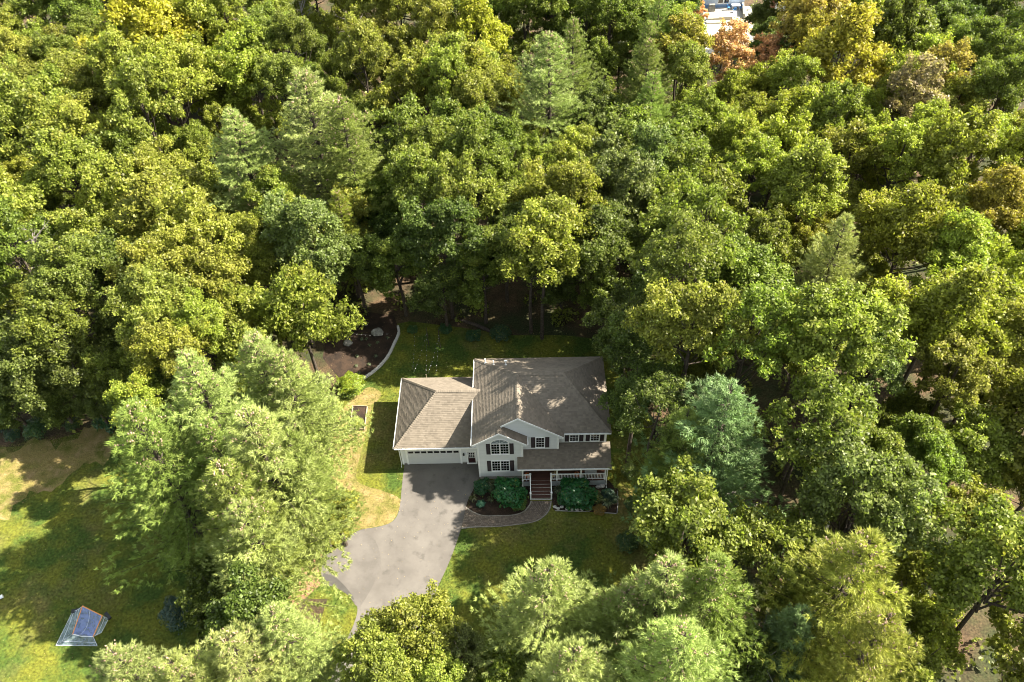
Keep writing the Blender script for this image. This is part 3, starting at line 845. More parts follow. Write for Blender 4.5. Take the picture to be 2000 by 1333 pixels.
# things on the porch
def pumpkin(loc, r, m, label):
    t = thing('pumpkin', label, 'pumpkin', loc, rnd.uniform(0, 6), 'pumpkins on the porch')
    mb = MB(); K, J = 20, 8; idx = []
    for j in range(J + 1):
        ph = math.pi * j / J
        row = []
        for k in range(K):
            a = 2 * math.pi * k / K; lob = 1 - 0.09 * (math.cos(a * 5) ** 2); rr = r * math.sin(ph) * lob + 0.002
            mb.v.append((rr * math.cos(a), rr * math.sin(a), r * 0.8 - r * 0.8 * math.cos(ph) * (1 - 0.18 * (1 - math.sin(ph)))))
            row.append(len(mb.v) - 1)
        idx.append(row)
    for j in range(J):
        for k in range(K):
            mb.f.append((idx[j][k], idx[j][(k + 1) % K], idx[j + 1][(k + 1) % K], idx[j + 1][k])); mb.t.append(0.5)
    mb.build('skin', MT[m], t)
    mb = MB(); mb.tube([(0, 0, r * 1.5), (0.01, 0, r * 1.75), (0.05, 0.01, r * 1.95)], [0.05 * r / 0.2, 0.035 * r / 0.2, 0.03 * r / 0.2], 6); mb.build('stalk', MT['stem'], t)


pumpkin((4.47, -0.45, DZ), 0.27, 'pumpkin', 'orange pumpkin on the porch floor beside the short rail left of the steps')
pumpkin((6.80, -0.42, DZ), 0.25, 'gourd', 'pale cream pumpkin on the porch floor at the right-hand newel post')
pumpkin((7.02, -0.20, DZ), 0.17, 'gourd', 'small tan pumpkin tucked behind the pale cream one on the porch')
pumpkin((8.98, -0.45, DZ), 0.27, 'pumpkin', 'orange pumpkin on the porch floor behind the middle of the long rail')
bt = thing('porch_bench', 'pale grey bench standing on the porch behind the right end of the rail', 'bench', (10.25, -0.25, DZ))
mb = MB()
for i in range(4): mb.box(-0.55, -0.22 + i * 0.115, 0.42, 0.55, -0.12 + i * 0.115, 0.45)
mb.build('seat', MT['skirt'], bt)
for sx in (-0.5, 0.44):
    for sy in (-0.2, 0.16):
        mb = MB(); mb.box(sx, sy, 0, sx + 0.06, sy + 0.06, 0.42); mb.build('leg', MT['skirt'], bt)

# ------------------------------------------------------------------ foliage
rg = np.random.default_rng(3)


def unit(n):
    v = rg.normal(size=(n, 3)); return v / np.linalg.norm(v, axis=1, keepdims=True)


def leaf_quads(pos, nrm, size, aspect=0.62):
    n = len(pos)
    r = rg.normal(size=(n, 3)); u = np.cross(nrm, r); u /= np.linalg.norm(u, axis=1, keepdims=True) + 1e-9
    v = np.cross(nrm, u); s = size[:, None]
    droop = nrm * s * 0.18
    return np.stack([pos - u * s, pos + v * s * aspect - droop * 0, pos + u * s - droop, pos - v * s * aspect], 1)


def dirs(g, n):
    d = g.normal(size=(n, 3)); return d / np.linalg.norm(d, axis=1, keepdims=True)


def make_broad(seed, R0=5.0, RZ0=4.6, lobes=30, subs=13, per=52, leaf=0.155, lob_r=(0.9, 1.5), sub_r=(0.32, 0.62), skirt=0.5, spire=0.0):
    """crown built as a real one branches: big limbs' lobes, each carrying sprays, each spray carrying leaves"""
    g = np.random.default_rng(seed + 100)
    ex = g.uniform(0.82, 1.2); C = []; hh = g.uniform(0.8, 1.15, 8)
    tries = 0
    while len(C) < lobes and tries < 6000:
        tries += 1
        d = dirs(g, 1)[0]
        if d[2] < -skirt: continue
        rr = g.uniform(0.45, 0.86) * hh[int((math.atan2(d[1], d[0]) + math.pi) / 6.2832 * 7.999)]
        c = d * np.array([R0 * ex, R0 / ex, RZ0]) * rr
        if spire: c[:2] *= 1 - spire * max(0, c[2] / RZ0)
        if any(np.linalg.norm((c - q) * np.array([1, 1, 1.1])) < 1.0 for q, _ in C): continue
        C.append((c, g.uniform(*lob_r)))
    C.append((np.array([g.normal(0, .4), g.normal(0, .4), RZ0 * 0.72]), lob_r[1] * 0.8))
    pos = []; nr = []; ti = []; tu = []
    for c, lr in C:
        lt = g.normal(0, 0.07); lw = g.random() ** 2
        sd = dirs(g, subs * 2); sd = sd[(sd[:, 2] > -0.45)][:subs]
        for d in sd:
            r = g.uniform(*sub_r); cc = c + d * np.array([1, 1, 0.9]) * lr * g.uniform(0.45, 1.1)
            k = int(per * (r / 0.5) ** 2) + 12
            e = dirs(g, k); e[:, 2] = np.where(e[:, 2] < -0.35, -e[:, 2], e[:, 2])
            p = cc + e * (r * (0.25 + 1.15 * g.random(k)))[:, None] * np.array([1, 1, g.uniform(0.8, 1.7)])
            nn = e * 0.35 + d * 0.25 + np.array([0, 0, 0.35]) + g.normal(size=(k, 3)) * 0.85
            nr.append(nn / np.linalg.norm(nn, axis=1, keepdims=True)); pos.append(p)
            ct = g.normal(0.5, 0.10) + lt; ti.append(np.clip(ct + g.normal(0, 0.28, k), 0, 1))
            hgt = cc[2] / RZ0 * 0.7 + np.linalg.norm(cc[:2]) / R0 * 0.4
            w = lw * g.random()
            tu.append(np.clip(max(0, hgt - 0.45) * 1.6 * w + (g.random(k) < 0.05 + 0.25 * w) * 0.8 * w, 0, 1))
    pos = np.concatenate(pos); nr = np.concatenate(nr); ti = np.concatenate(ti); tu = np.concatenate(tu)
    q = leaf_quads(pos, nr, leaf * g.uniform(0.6, 1.35, len(pos)))
    return fast_mesh('crown', q.reshape(-1, 3), 4, MT['leaf'], ti, tu), np.array([c for c, _ in C])


def limb_mesh(C, zc, seed, m='bark', r0=0.22, n=12, name='trunk', lean=0.3):
    """tapered trunk with limbs reaching into the crown; the crown centre is zc above the foot"""
    g = random.Random(seed); mb = MB()
    pts = [(0, 0, -0.1), (g.uniform(-.1, .1), g.uniform(-.1, .1), zc * 0.35), (g.uniform(-lean, lean), g.uniform(-lean, lean), zc * 0.75), (g.uniform(-lean, lean), g.uniform(-lean, lean), zc + 1.5)]
    mb.tube(pts, [r0, r0 * 0.8, r0 * 0.6, r0 * 0.22], 8)
    lb = MB(); idx = np.random.default_rng(seed).permutation(len(C))[:n]
    for i in idx:
        c = C[i]; z0 = zc * g.uniform(0.6, 0.95); a = Vector((0, 0, z0)); e = Vector((c[0], c[1], c[2] + zc)) * 1.0
        mid = a.lerp(e, 0.5) + Vector((g.uniform(-.5, .5), g.uniform(-.5, .5), -0.6))
        lb.tube([a, mid, e], [r0 * 0.42, r0 * 0.25, 0.03], 5, cap=False)
    return mb.mesh(name, MT[m]), lb.mesh('limb', MT[m])


def make_pine(seed, Ht=20.0, rb=4.4, base=0.25, whorl=0.62, tuft=18, blade=0.34, top_w=0.9, droop=0.12, dens=1.0):
    """white pine: whorls of level branches, feathery fans of needle tufts turned up at the tips"""
    g = np.random.default_rng(seed); A = []; T = []; U = []; br = MB(); cones = []
    z = Ht * base; sectors = g.uniform(0.65, 1.25, 9)
    while z < Ht - 0.3:
        f = (z - Ht * base) / (Ht * (1 - base))
        prof = (1 - f ** 1.25) * 0.95 + 0.07
        nb = int(g.integers(4, 7))
        a0 = g.uniform(0, 6.28)
        for b in range(nb):
            a = a0 + 6.283 * b / nb + g.normal(0, 0.25)
            L = rb * prof * sectors[int((a % 6.283) / 6.284 * 9)] * g.uniform(0.7, 1.12)
            if L < 0.4: L = 0.5
            d = np.array([math.cos(a), math.sin(a), 0]); s = np.array([-d[1], d[0], 0])
            rise = g.uniform(-0.05, 0.30) + 0.55 * f
            bt = g.normal(0, 0.10)
            def P(t): return np.array([0, 0, z]) + d * L * t + np.array([0, 0, L * (rise * t - droop * math.sin(t * 3.1))])
            br.tube([P(0), P(0.5), P(0.97)], [0.05, 0.03, 0.012], 4, cap=False)
            nt_ = max(3, int(L * 4.6 * dens))
            for k in range(nt_):
                t = 0.22 + 0.8 * (k + g.random()) / nt_
                wd = L * 0.34 * math.sin(min(1, t * 1.0) * 2.6) + 0.12
                for side in (-1, 0, 1):
                    o = side * wd * g.uniform(0.35, 1.0)
                    p = P(min(t, 1.02)) + s * o + d * (abs(o) * 0.25) + np.array([0, 0, g.normal(0.02, 0.08)])
                    ax = d * 1.0 + s * (side * 0.75) + np.array([0, 0, 0.42 + 0.3 * f]) + g.normal(0, 0.22, 3); ax /= np.linalg.norm(ax)
                    kk = tuft
                    rd = ax + g.normal(0, 0.55, (kk, 3)); rd /= np.linalg.norm(rd, axis=1, keepdims=True)
                    ln = blade * g.uniform(0.6, 1.15, kk)[:, None]
                    wv = np.cross(rd, g.normal(0, 1, (kk, 3))); wv /= np.linalg.norm(wv, axis=1, keepdims=True) + 1e-9
                    st = p + g.normal(0, 0.05, (kk, 3))
                    A.append(np.stack([st - wv * 0.024, st + wv * 0.024, st + rd * ln], 1))
                    T.append(np.clip(0.5 + bt + g.normal(0, 0.14, kk) , 0, 1)); U.append(np.full(kk, max(0, g.normal(-0.2, 0.5)) * (0.3 + f)))
            if f > 0.62 and g.random() < 0.75:
                for _ in range(int(g.integers(3, 8))):
                    cones.append(P(g.uniform(0.55, 1.0)) + g.normal(0, 0.12, 3) + np.array([0, 0, 0.1]))
        z += whorl * g.uniform(0.75, 1.2) * (1.0 - 0.35 * f)
    me = fast_mesh('crown', np.concatenate(A).reshape(-1, 3), 3, MT['needle'], np.concatenate(T), np.clip(np.concatenate(U), 0, 1))
    tk = MB(); tk.tube([(0, 0, -0.1), (0.05, 0, Ht * 0.4), (-0.04, 0.05, Ht * 0.8), (0, 0, Ht)], [0.30, 0.22, 0.10, 0.02], 8)
    cm = MB()
    for c in cones:
        c = Vector(c); h = Vector((g.normal(0, .3), g.normal(0, .3), -1)).normalized() * 0.17
        cm.tube([c - h * 0.5, c, c + h * 0.6], [0.015, 0.055, 0.02], 5)
    return me, tk.mesh('trunk', MT['bark']), br.mesh('branch', MT['bark']), (cm.mesh('cone', MT['cone']) if cones else None)


BROAD = []
for i, kw in enumerate((dict(R0=5.0, RZ0=5.0), dict(R0=4.6, RZ0=5.8, lobes=32), dict(R0=5.3, RZ0=4.8, lobes=34, lob_r=(0.8, 1.4)),
                        dict(R0=4.7, RZ0=5.6, lobes=36, lob_r=(0.7, 1.2), subs=11, sub_r=(0.28, 0.5)),
                        dict(R0=4.4, RZ0=6.4, lobes=34, spire=0.45), dict(R0=5.2, RZ0=5.0, lobes=26, lob_r=(1.1, 1.8), subs=16),
                        dict(R0=4.5, RZ0=6.0, lobes=38, lob_r=(0.6, 1.1), subs=9, sub_r=(0.26, 0.5), spire=0.3), dict(R0=5.0, RZ0=5.6, lobes=34, skirt=0.75),
                        dict(R0=5.2, RZ0=5.4, lobes=24, lob_r=(0.8, 1.4), subs=7, per=46, skirt=0.6))):
    cm_, C_ = make_broad(20 + i, **kw)
    BROAD.append((cm_, C_, kw['R0'], kw['RZ0'])); print('crown', i, len(cm_.polygons))
print('pines'); PINE = [make_pine(41, whorl=0.85), make_pine(42, rb=4.9, whorl=0.95), make_pine(43, rb=3.9, Ht=20, whorl=0.8), make_pine(44, rb=5.2, whorl=1.0, droop=0.2), make_pine(45, rb=4.8, whorl=0.9, droop=0.05)]
LIMB = {}

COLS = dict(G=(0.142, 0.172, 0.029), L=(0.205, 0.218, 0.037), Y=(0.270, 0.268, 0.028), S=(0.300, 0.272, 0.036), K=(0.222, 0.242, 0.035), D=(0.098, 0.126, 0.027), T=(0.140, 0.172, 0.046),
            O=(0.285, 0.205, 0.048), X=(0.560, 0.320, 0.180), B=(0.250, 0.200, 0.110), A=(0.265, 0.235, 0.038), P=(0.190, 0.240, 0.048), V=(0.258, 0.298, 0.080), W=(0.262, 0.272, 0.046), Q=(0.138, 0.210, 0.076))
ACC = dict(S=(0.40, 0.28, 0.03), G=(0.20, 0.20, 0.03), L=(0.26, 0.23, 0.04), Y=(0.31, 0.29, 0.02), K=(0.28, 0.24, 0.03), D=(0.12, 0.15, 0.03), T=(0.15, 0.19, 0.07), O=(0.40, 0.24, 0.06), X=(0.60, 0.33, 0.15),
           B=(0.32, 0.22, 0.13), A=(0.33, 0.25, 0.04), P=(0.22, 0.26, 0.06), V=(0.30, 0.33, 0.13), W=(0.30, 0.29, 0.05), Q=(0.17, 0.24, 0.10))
WORD = dict(G='mid-green', L='olive-green', Y='bright yellow', S='glowing yellow', K='yellow-green', D='dark green', T='grey-green', O='orange-tinged', X='salmon-red', B='brownish', A='golden',
            P='fresh green', V='pale green', W='golden-green', Q='blue-green')
TREES = []


def jit(c, a=0.12):
    k = 1 + rnd.uniform(-a, a)
    return tuple(max(0.004, v * k * (1 + rnd.uniform(-a, a) * 0.6)) for v in c)


def paint(o, key):
    c = jit(COLS[key]); o.color = (*c, 1); o['accent'] = [*ACC[key]]


def broad(x, y, zc, rad, key, label=None, proto=None, name='oak_tree', cat='tree', rzf=1.0, group=None, bark='bark'):
    """x, y foot of the trunk; zc height of the crown's middle; rad crown radius"""
    i = rnd.randrange(8) if proto is None else proto
    me, C, r0, rz0 = BROAD[i]
    s = rad / r0
    t = thing(name, label or '', cat, (x, y, 0), rnd.uniform(0, 6.28), group)
    c = link('crown', me, t, 'stuff'); c.location = (0, 0, zc); c.scale = (s, s, s * rzf); paint(c, key)
    k = (i, round(zc), bark)
    if k not in LIMB: LIMB[k] = limb_mesh(C, round(zc), i * 31 + round(zc), bark)
    a = link('trunk', LIMB[k][0], t); b = link('limbs', LIMB[k][1], t)
    a.scale = (1, 1, zc / round(zc)); b.scale = (s, s, zc / round(zc))
    TREES.append(dict(o=t, p=px((x, y, zc)), key=key, kind='oak' if name == 'oak_tree' else 'tree', auto=label is None, r=rad * scale_at((x, y, zc))))
    return t


def pine(x, y, Ht, key, label=None, proto=None, wide=1.0, cones=True, name='pine_tree'):
    i = rnd.randrange(len(PINE)) if proto is None else proto
    me, tk, br, cm = PINE[i]
    s = Ht / 20.0
    t = thing(name, label or '', 'tree', (x, y, 0), rnd.uniform(0, 6.28))
    for nm, m_ in (('crown', me), ('trunk', tk), ('branches', br), ('cones', cm)):
        if m_ is None or (nm == 'cones' and not cones): continue
        c = link(nm, m_, t, 'stuff' if nm in ('crown', 'cones') else None); c.scale = (s * wide, s * wide, s)
        if nm == 'crown': paint(c, key)
    TREES.append(dict(o=t, p=px((x, y, Ht * 0.65)), key=key, kind='pine', auto=label is None, r=4 * s * wide * scale_at((x, y, Ht * 0.65))))
    return t


def ptop(px_, py_, Ht, key, **kw):
    q = at(px_, py_, Ht); return pine(q[0], q[1], Ht, key, **kw)


def bcen(px_, py_, rpx, key, zc=13.0, **kw):
    q = at(px_, py_, zc); return broad(q[0], q[1], zc, rpx / scale_at(q), key, **kw)


# --- pines, placed by their tops
ptop(590, 140, 22, 'V', label='tall pine with many tan cones at its top, taller of the pair among the oaks', proto=1, wide=1.3)
ptop(660, 185, 21, 'P', label='pine with tan cones merging into the right flank of the taller coned pine', proto=3, wide=1.15)
ptop(450, 215, 19, 'V', label='pale grey-green pine with tan cones, left of the tall coned pine', proto=4, wide=1.25)
ptop(655, 370, 15, 'K', label='short yellow-green pine below the pair of coned pines', proto=2)
ptop(1075, 60, 21, 'V', label='broad pale pine with windswept plumes standing far behind the house', proto=3, wide=1.25)
ptop(1120, 40, 19, 'P', label='fresh green pine leaning against the right flank of the broad pale pine', proto=1)
ptop(1290, -5, 18, 'P', label='dark-branched pine left of the neighbour\'s pale patio', proto=0)
ptop(1655, 425, 18, 'V', label='pale bluish pine alone among the oaks right of the house roof', proto=1, cones=False)
ptop(1430, 750, 20, 'Q', label='blue-green pine with loose soft plumes beside the right front corner of the house', proto=3, wide=1.3, cones=False)
ptop(1345, 800, 17, 'P', label='lower fresh green pine leaning towards the house beside the blue-green pine', proto=3, cones=False)
ptop(490, 655, 19, 'V', label='pale pine at the top of the big pine clump left of the garage', proto=3, wide=1.1)
ptop(545, 690, 18, 'V', label='pale pine of the clump, its branches nearest the back garden bed', proto=1, wide=1.0)
ptop(400, 830, 18, 'P', label='fresh green pine of the clump, lowest and nearest the shaded side lawn', proto=1, wide=1.0)
ptop(480, 800, 21, 'V', label='broad feathery pine in the middle of the clump left of the driveway', proto=3, wide=1.1)
ptop(425, 905, 19, 'P', label='fresh green pine whose long lower branches reach out over the side lawn', proto=3, wide=1.15)
ptop(465, 985, 17, 'V', label='pale pine at the bottom of the clump, next to the red mulch strip', proto=1, wide=1.05)
pine(-19.5, -4.0, 22, 'V', label='tallest pale pine in the heart of the clump left of the driveway', proto=4, wide=0.95)
pine(-22.5, -8.0, 21, 'P', label='fresh green pine at the front of the clump, straight left of the driveway turning', proto=1, wide=1.1)
ptop(560, 845, 17, 'P', label='green pine of the clump whose branches hang over the raised garden bed', proto=0, wide=0.95, cones=False)
ptop(215, 1268, 17, 'V', label='pale yellowish pine whose top pokes up in front of the netted goal', proto=3, wide=1.0)
ptop(330, 1290, 18, 'V', label='pale yellow-green pine top beside the pale one, below the side lawn', proto=1)
ptop(530, 1195, 17, 'V', label='pine at the corner of the red mulch, beside the driveway mouth', proto=0)
ptop(440, 1240, 18, 'V', label='pale pine left of the one at the red mulch corner', proto=3)
ptop(1070, 1110, 18, 'V', label='pale spiky pine rising from the bottom edge of the front lawn', proto=1, wide=1.1)
ptop(1120, 1265, 19, 'V', label='pale pine directly below the spiky one, cut by the bottom of the picture', proto=0)
ptop(1225, 1150, 16, 'V', label='smaller pale pine between the spiky pine and the twin pines at the lawn corner', proto=3)
ptop(1310, 1095, 19, 'V', label='left one of the twin pale pines at the lower right corner of the lawn', proto=3, wide=1.1)
ptop(1405, 1100, 19, 'P', label='right one of the twin pines at the lower right corner of the lawn', proto=1, wide=1.0)
ptop(1340, 1235, 20, 'V', label='pale coned pine below the twin pines', proto=0, wide=1.1)
ptop(1700, 1055, 20, 'W', label='big golden-green pine with yellow branch tips in the lower right woods', proto=1, wide=1.2)
ptop(1740, 1200, 19, 'W', label='golden-green pine just below the big golden one', proto=3, wide=1.0)
ptop(1570, 1190, 15, 'Q', label='blue-green young pine at the left foot of the big golden pine', proto=2, cones=False)

# --- broadleaf trees that stand out
bcen(300, 85, 105, 'Y', label='bright yellow oak, the brightest crown near the top left of the woods', proto=0)
bcen(930, 75, 62, 'Y', label='bright yellow maple with a narrow crown above the woods\' middle', proto=4, name='maple_tree')
bcen(925, 165, 62, 'K', label='yellow-green maple just left of the broad pale pine', proto=4, name='maple_tree')
bcen(1428, 112, 58, 'X', zc=9, label='salmon-red maple in front of the neighbour\'s patio, redder of the two', proto=6, name='maple_tree')
bcen(1505, 124, 50, 'X', zc=8.5, label='thin salmon maple with grey twigs right of the redder one', proto=6, name='maple_tree')
bcen(1364, 26, 20, 'X', zc=5, label='small orange maple beside the grill on the neighbour\'s patio', proto=6, name='maple_tree')
bcen(1590, 45, 75, 'O', label='orange-tinged maple right of the neighbour\'s patio', proto=3, name='maple_tree')
bcen(1645, 125, 85, 'S', label='glowing yellow maple below the orange-tinged one', proto=4, name='maple_tree')
bcen(1840, 150, 60, 'O', label='thin-leaved tree with salmon top shoots in the upper right woods', proto=6, name='maple_tree')
bcen(1785, 200, 75, 'B', label='brownish half-bare tree below the salmon-topped one', proto=6, name='maple_tree')
bcen(1330, 100, 62, 'A', label='golden olive tree left of the salmon-red maple', proto=3)
bcen(1945, 410, 70, 'A', label='golden oak at the right edge of the woods', proto=4)
bcen(1430, 20, 1, 'D', zc=1.5, label='x', proto=0) if False else None
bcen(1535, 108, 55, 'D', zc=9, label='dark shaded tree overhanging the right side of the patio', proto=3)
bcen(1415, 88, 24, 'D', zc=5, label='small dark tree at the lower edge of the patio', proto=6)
bcen(330, 690, 75, 'K', label='yellow-green oak behind the pale pine of the clump', proto=2)
bcen(265, 790, 62, 'K', zc=11, label='yellow-green oak on the left flank of the pine clump', proto=0)
bcen(280, 890, 55, 'G', zc=8, label='glossy mid-green oak where the clump meets the side lawn', proto=5)
bcen(395, 640, 60, 'K', label='yellow-green oak crown above the pine clump', proto=1)
bcen(655, 1005, 48, 'K', zc=5, label='small yellow-green maple where the driveway widens', proto=3, name='maple_tree')
bcen(800, 1232, 88, 'L', zc=10, label='broad olive oak standing over the driveway mouth', proto=5)
bcen(740, 1300, 90, 'L', zc=11, label='olive oak below the driveway oak, cut by the bottom edge', proto=2)
bcen(905, 1275, 58, 'T', zc=8, label='grey-green tree right of the driveway oak, at the edge of the lawn', proto=3)
bcen(850, 1320, 70, 'L', zc=9, label='olive crown along the bottom edge between the driveway oak and the lawn pines', proto=0)
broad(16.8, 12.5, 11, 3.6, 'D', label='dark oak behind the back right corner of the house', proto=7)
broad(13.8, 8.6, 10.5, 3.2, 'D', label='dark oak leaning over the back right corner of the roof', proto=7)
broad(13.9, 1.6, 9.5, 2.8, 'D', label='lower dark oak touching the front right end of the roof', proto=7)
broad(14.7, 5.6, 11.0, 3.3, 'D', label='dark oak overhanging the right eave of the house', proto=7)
broad(17.4, 9.8, 18.5, 4.2, 'G', label='tall mid-green oak right of the house ridge, shading the roof', proto=8)
broad(17.8, 2.8, 17.0, 3.9, 'L', label='tall olive oak right of the house, behind the blue-green pine', proto=7)
broad(20.5, 13.5, 18.0, 4.8, 'G', label='tall mid-green oak beyond the back right corner of the lawn', proto=8, rzf=1.1)
broad(25.5, -5.5, 15.5, 4.6, 'G', label='tall mid-green oak right behind the blue-green pine, shading the front lawn', proto=8)
broad(27.5, -12.0, 14.5, 4.2, 'T', label='tall grey-green oak above the twin pines at the lawn corner', proto=7)
broad(22.0, 1.2, 18.0, 4.4, 'G', label='tall mid-green oak right above the blue-green pine', proto=8)
broad(28.0, -0.5, 19.0, 4.8, 'L', label='tall olive oak well right of the blue-green pine', proto=2)
broad(14.6, -3.4, 13.0, 3.3, 'D', label='dark oak close beside the right end of the porch', proto=8)
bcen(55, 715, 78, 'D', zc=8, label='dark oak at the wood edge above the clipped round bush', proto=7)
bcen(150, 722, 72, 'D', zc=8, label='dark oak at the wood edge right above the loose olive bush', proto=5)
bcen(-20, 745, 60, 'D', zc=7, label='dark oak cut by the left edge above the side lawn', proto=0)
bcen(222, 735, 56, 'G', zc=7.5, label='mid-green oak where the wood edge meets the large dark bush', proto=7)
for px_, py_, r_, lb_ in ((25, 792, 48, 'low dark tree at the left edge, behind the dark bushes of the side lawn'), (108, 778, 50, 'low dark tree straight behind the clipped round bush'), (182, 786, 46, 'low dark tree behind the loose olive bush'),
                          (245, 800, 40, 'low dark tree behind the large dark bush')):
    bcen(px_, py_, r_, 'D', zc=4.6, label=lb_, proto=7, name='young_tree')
bcen(105, 640, 85, 'G', zc=11, label='tall mid-green oak behind the dark wood edge left of the pine clump', proto=2)
broad(22.5, -14.5, 11.5, 4.2, 'G', label='mid-green oak behind the twin pines at the lawn corner', proto=8)
broad(-3.5, 21.5, 11.5, 4.2, 'D', label='dark oak at the back lawn edge, between the trunk oak and the garden bed', proto=7)
broad(12.0, 20.5, 11.0, 4.2, 'D', label='dark oak behind the right half of the house, at the lawn edge', proto=5)
for x_, y_, z_, r_, k_, lb_ in ((-13.5, 23.0, 7.0, 3.4, 'D', 'low dark tree in the corner above the stone-edged bed'), (-8.8, 22.0, 7.5, 3.4, 'G', 'low green tree behind the top end of the stone border'),
        (-4.0, 19.6, 6.0, 2.9, 'D', 'low dark tree behind the garage side of the back lawn'), (0.2, 20.6, 7.0, 3.4, 'G', 'low green tree at the lawn edge just left of the dark trunk'),
        (2.6, 24.0, 8.5, 3.6, 'D', 'low dark tree deep in the wood behind the dark trunk'), (8.6, 21.4, 6.5, 3.3, 'D', 'low dark tree just right of the dark trunk behind the house'),
        (12.8, 17.6, 6.5, 3.2, 'G', 'low green tree at the right end of the back lawn'), (15.5, 14.5, 7.0, 3.3, 'D', 'low dark tree in the corner right behind the house'),
        (-18.5, 17.5, 6.0, 3.2, 'G', 'low green tree leaning over the left side of the back garden bed')):
    broad(x_, y_, z_, r_, k_, label=lb_, proto=7, name='young_tree')
bcen(1270, 960, 42, 'L', zc=5, label='small olive tree in the shade right of the side flower bed', proto=3)
bcen(690, 735, 24, 'K', zc=1.3, label='x') if False else None
broad(5.2, 19.0, 11.5, 4.3, 'G', label='mid-green oak with its dark trunk showing at the edge of the back lawn', proto=5)
bcen(1060, 480, 100, 'L', label='broad olive oak above the house, tallest over the back lawn', proto=2)
broad(-17.5, 21.5, 11.5, 4.6, 'T', label='grey-green oak above the back garden bed', proto=7)
bcen(900, 1, 1, 'G') if False else None

# --- the rest of the woods: fill by spacing, kept out of the yards, coloured as the woods are in each part
KEEP = [
    [(648, 705), (675, 655), (775, 612), (880, 628), (1000, 632), (1175, 640), (1188, 700), (1200, 860), (1215, 930), (1222, 1010), (1205, 1090), (1160, 1130), (1060, 1120), (950, 1190), (860, 1150), (800, 1150), (715, 1190),
     (690, 1200), (600, 1180), (560, 1180), (630, 1080), (690, 1030), (690, 860), (700, 760)],
    [(-80, 880), (70, 862), (205, 838), (225, 900), (270, 1000), (320, 1100), (335, 1180), (330, 1260), (60, 1330), (-80, 1400)],
    [(1372, -60), (1466, -60), (1458, 95), (1382, 80)],
]
ANCH = [(50, 50, 'L'), (150, 40, 'G'), (430, 70, 'K'), (550, 60, 'G'), (700, 80, 'L'), (830, 60, 'L'), (1000, 40, 'G'), (1180, 40, 'G'), (1500, 40, 'D'), (1700, 40, 'G'), (1850, 40, 'D'), (1950, 60, 'G'),
        (60, 180, 'L'), (200, 170, 'L'), (300, 200, 'L'), (450, 150, 'K'), (560, 110, 'G'), (700, 190, 'G'), (800, 160, 'L'), (1230, 170, 'P'), (1350, 200, 'L'), (1420, 180, 'K'), (1500, 200, 'K'), (1600, 210, 'A'), (1700, 170, 'K'),
        (1900, 180, 'K'), (1970, 200, 'L'), (50, 300, 'L'), (170, 300, 'L'), (300, 300, 'G'), (800, 300, 'G'), (900, 290, 'G'), (1000, 320, 'L'), (1200, 300, 'T'), (1300, 290, 'G'), (1450, 290, 'K'), (1600, 270, 'G'), (1700, 300, 'K'),
        (1900, 290, 'K'), (50, 380, 'K'), (250, 390, 'L'), (330, 400, 'L'), (150, 430, 'G'), (850, 400, 'G'), (960, 360, 'L'), (1090, 380, 'L'), (1200, 420, 'T'), (1320, 420, 'G'), (1450, 420, 'G'), (1570, 400, 'L'), (1760, 420, 'K'),
        (1870, 430, 'A'), (50, 520, 'G'), (160, 560, 'D'), (350, 480, 'L'), (480, 500, 'L'), (560, 480, 'L'), (800, 520, 'D'), (900, 560, 'D'), (1120, 560, 'D'), (1250, 520, 'G'), (1400, 540, 'G'), (1530, 560, 'G'), (1720, 560, 'L'),
        (1800, 560, 'K'), (1950, 560, 'K'), (60, 700, 'D'), (170, 700, 'D'), (300, 600, 'L'), (1330, 680, 'G'), (1450, 660, 'G'), (1560, 680, 'L'), (1660, 700, 'T'), (1800, 660, 'K'), (1950, 700, 'L'), (1550, 850, 'G'), (1700, 800, 'G'),
        (1850, 850, 'G'), (1950, 880, 'L'), (1500, 1000, 'T'), (1900, 1000, 'K'), (1880, 1130, 'L'), (1970, 1200, 'L'), (1900, 1290, 'L'), (1480, 1250, 'D'), (1240, 880, 'D'), (1250, 1050, 'G')]


def hits(cx, cy, r):
    for poly in KEEP:
        if inside(poly, cx, cy): return True
        for a in range(0, 360, 30):
            if inside(poly, cx + r * math.cos(R(a)), cy + r * math.sin(R(a))): return True
    return False


SHOW = [[(570, 160), (720, 180), (735, 430), (600, 430)], [(400, 220), (520, 230), (520, 370), (400, 360)], [(1000, 70), (1180, 60), (1185, 260), (1010, 250)], [(1585, 430), (1705, 430), (1705, 590), (1585, 590)],
        [(1350, 760), (1515, 760), (1530, 1010), (1370, 1010)], [(1600, 1070), (1820, 1080), (1830, 1333), (1600, 1333)], [(430, 660), (680, 700), (690, 1000), (600, 1130), (330, 1150), (290, 1000), (300, 850)],
        [(1372, 92), (1540, 92), (1540, 158), (1380, 158)], [(1498, -15), (1538, -15), (1538, 22), (1498, 22)], [(1378, -15), (1398, -15), (1398, 28), (1378, 28)], [(1600, 90), (1690, 90), (1690, 170), (1600, 170)], [(580, 5), (740, 5), (740, 60), (600, 60)]]
KEEP.append([(1625, 965), (1780, 935), (1790, 1000), (1650, 1040)])

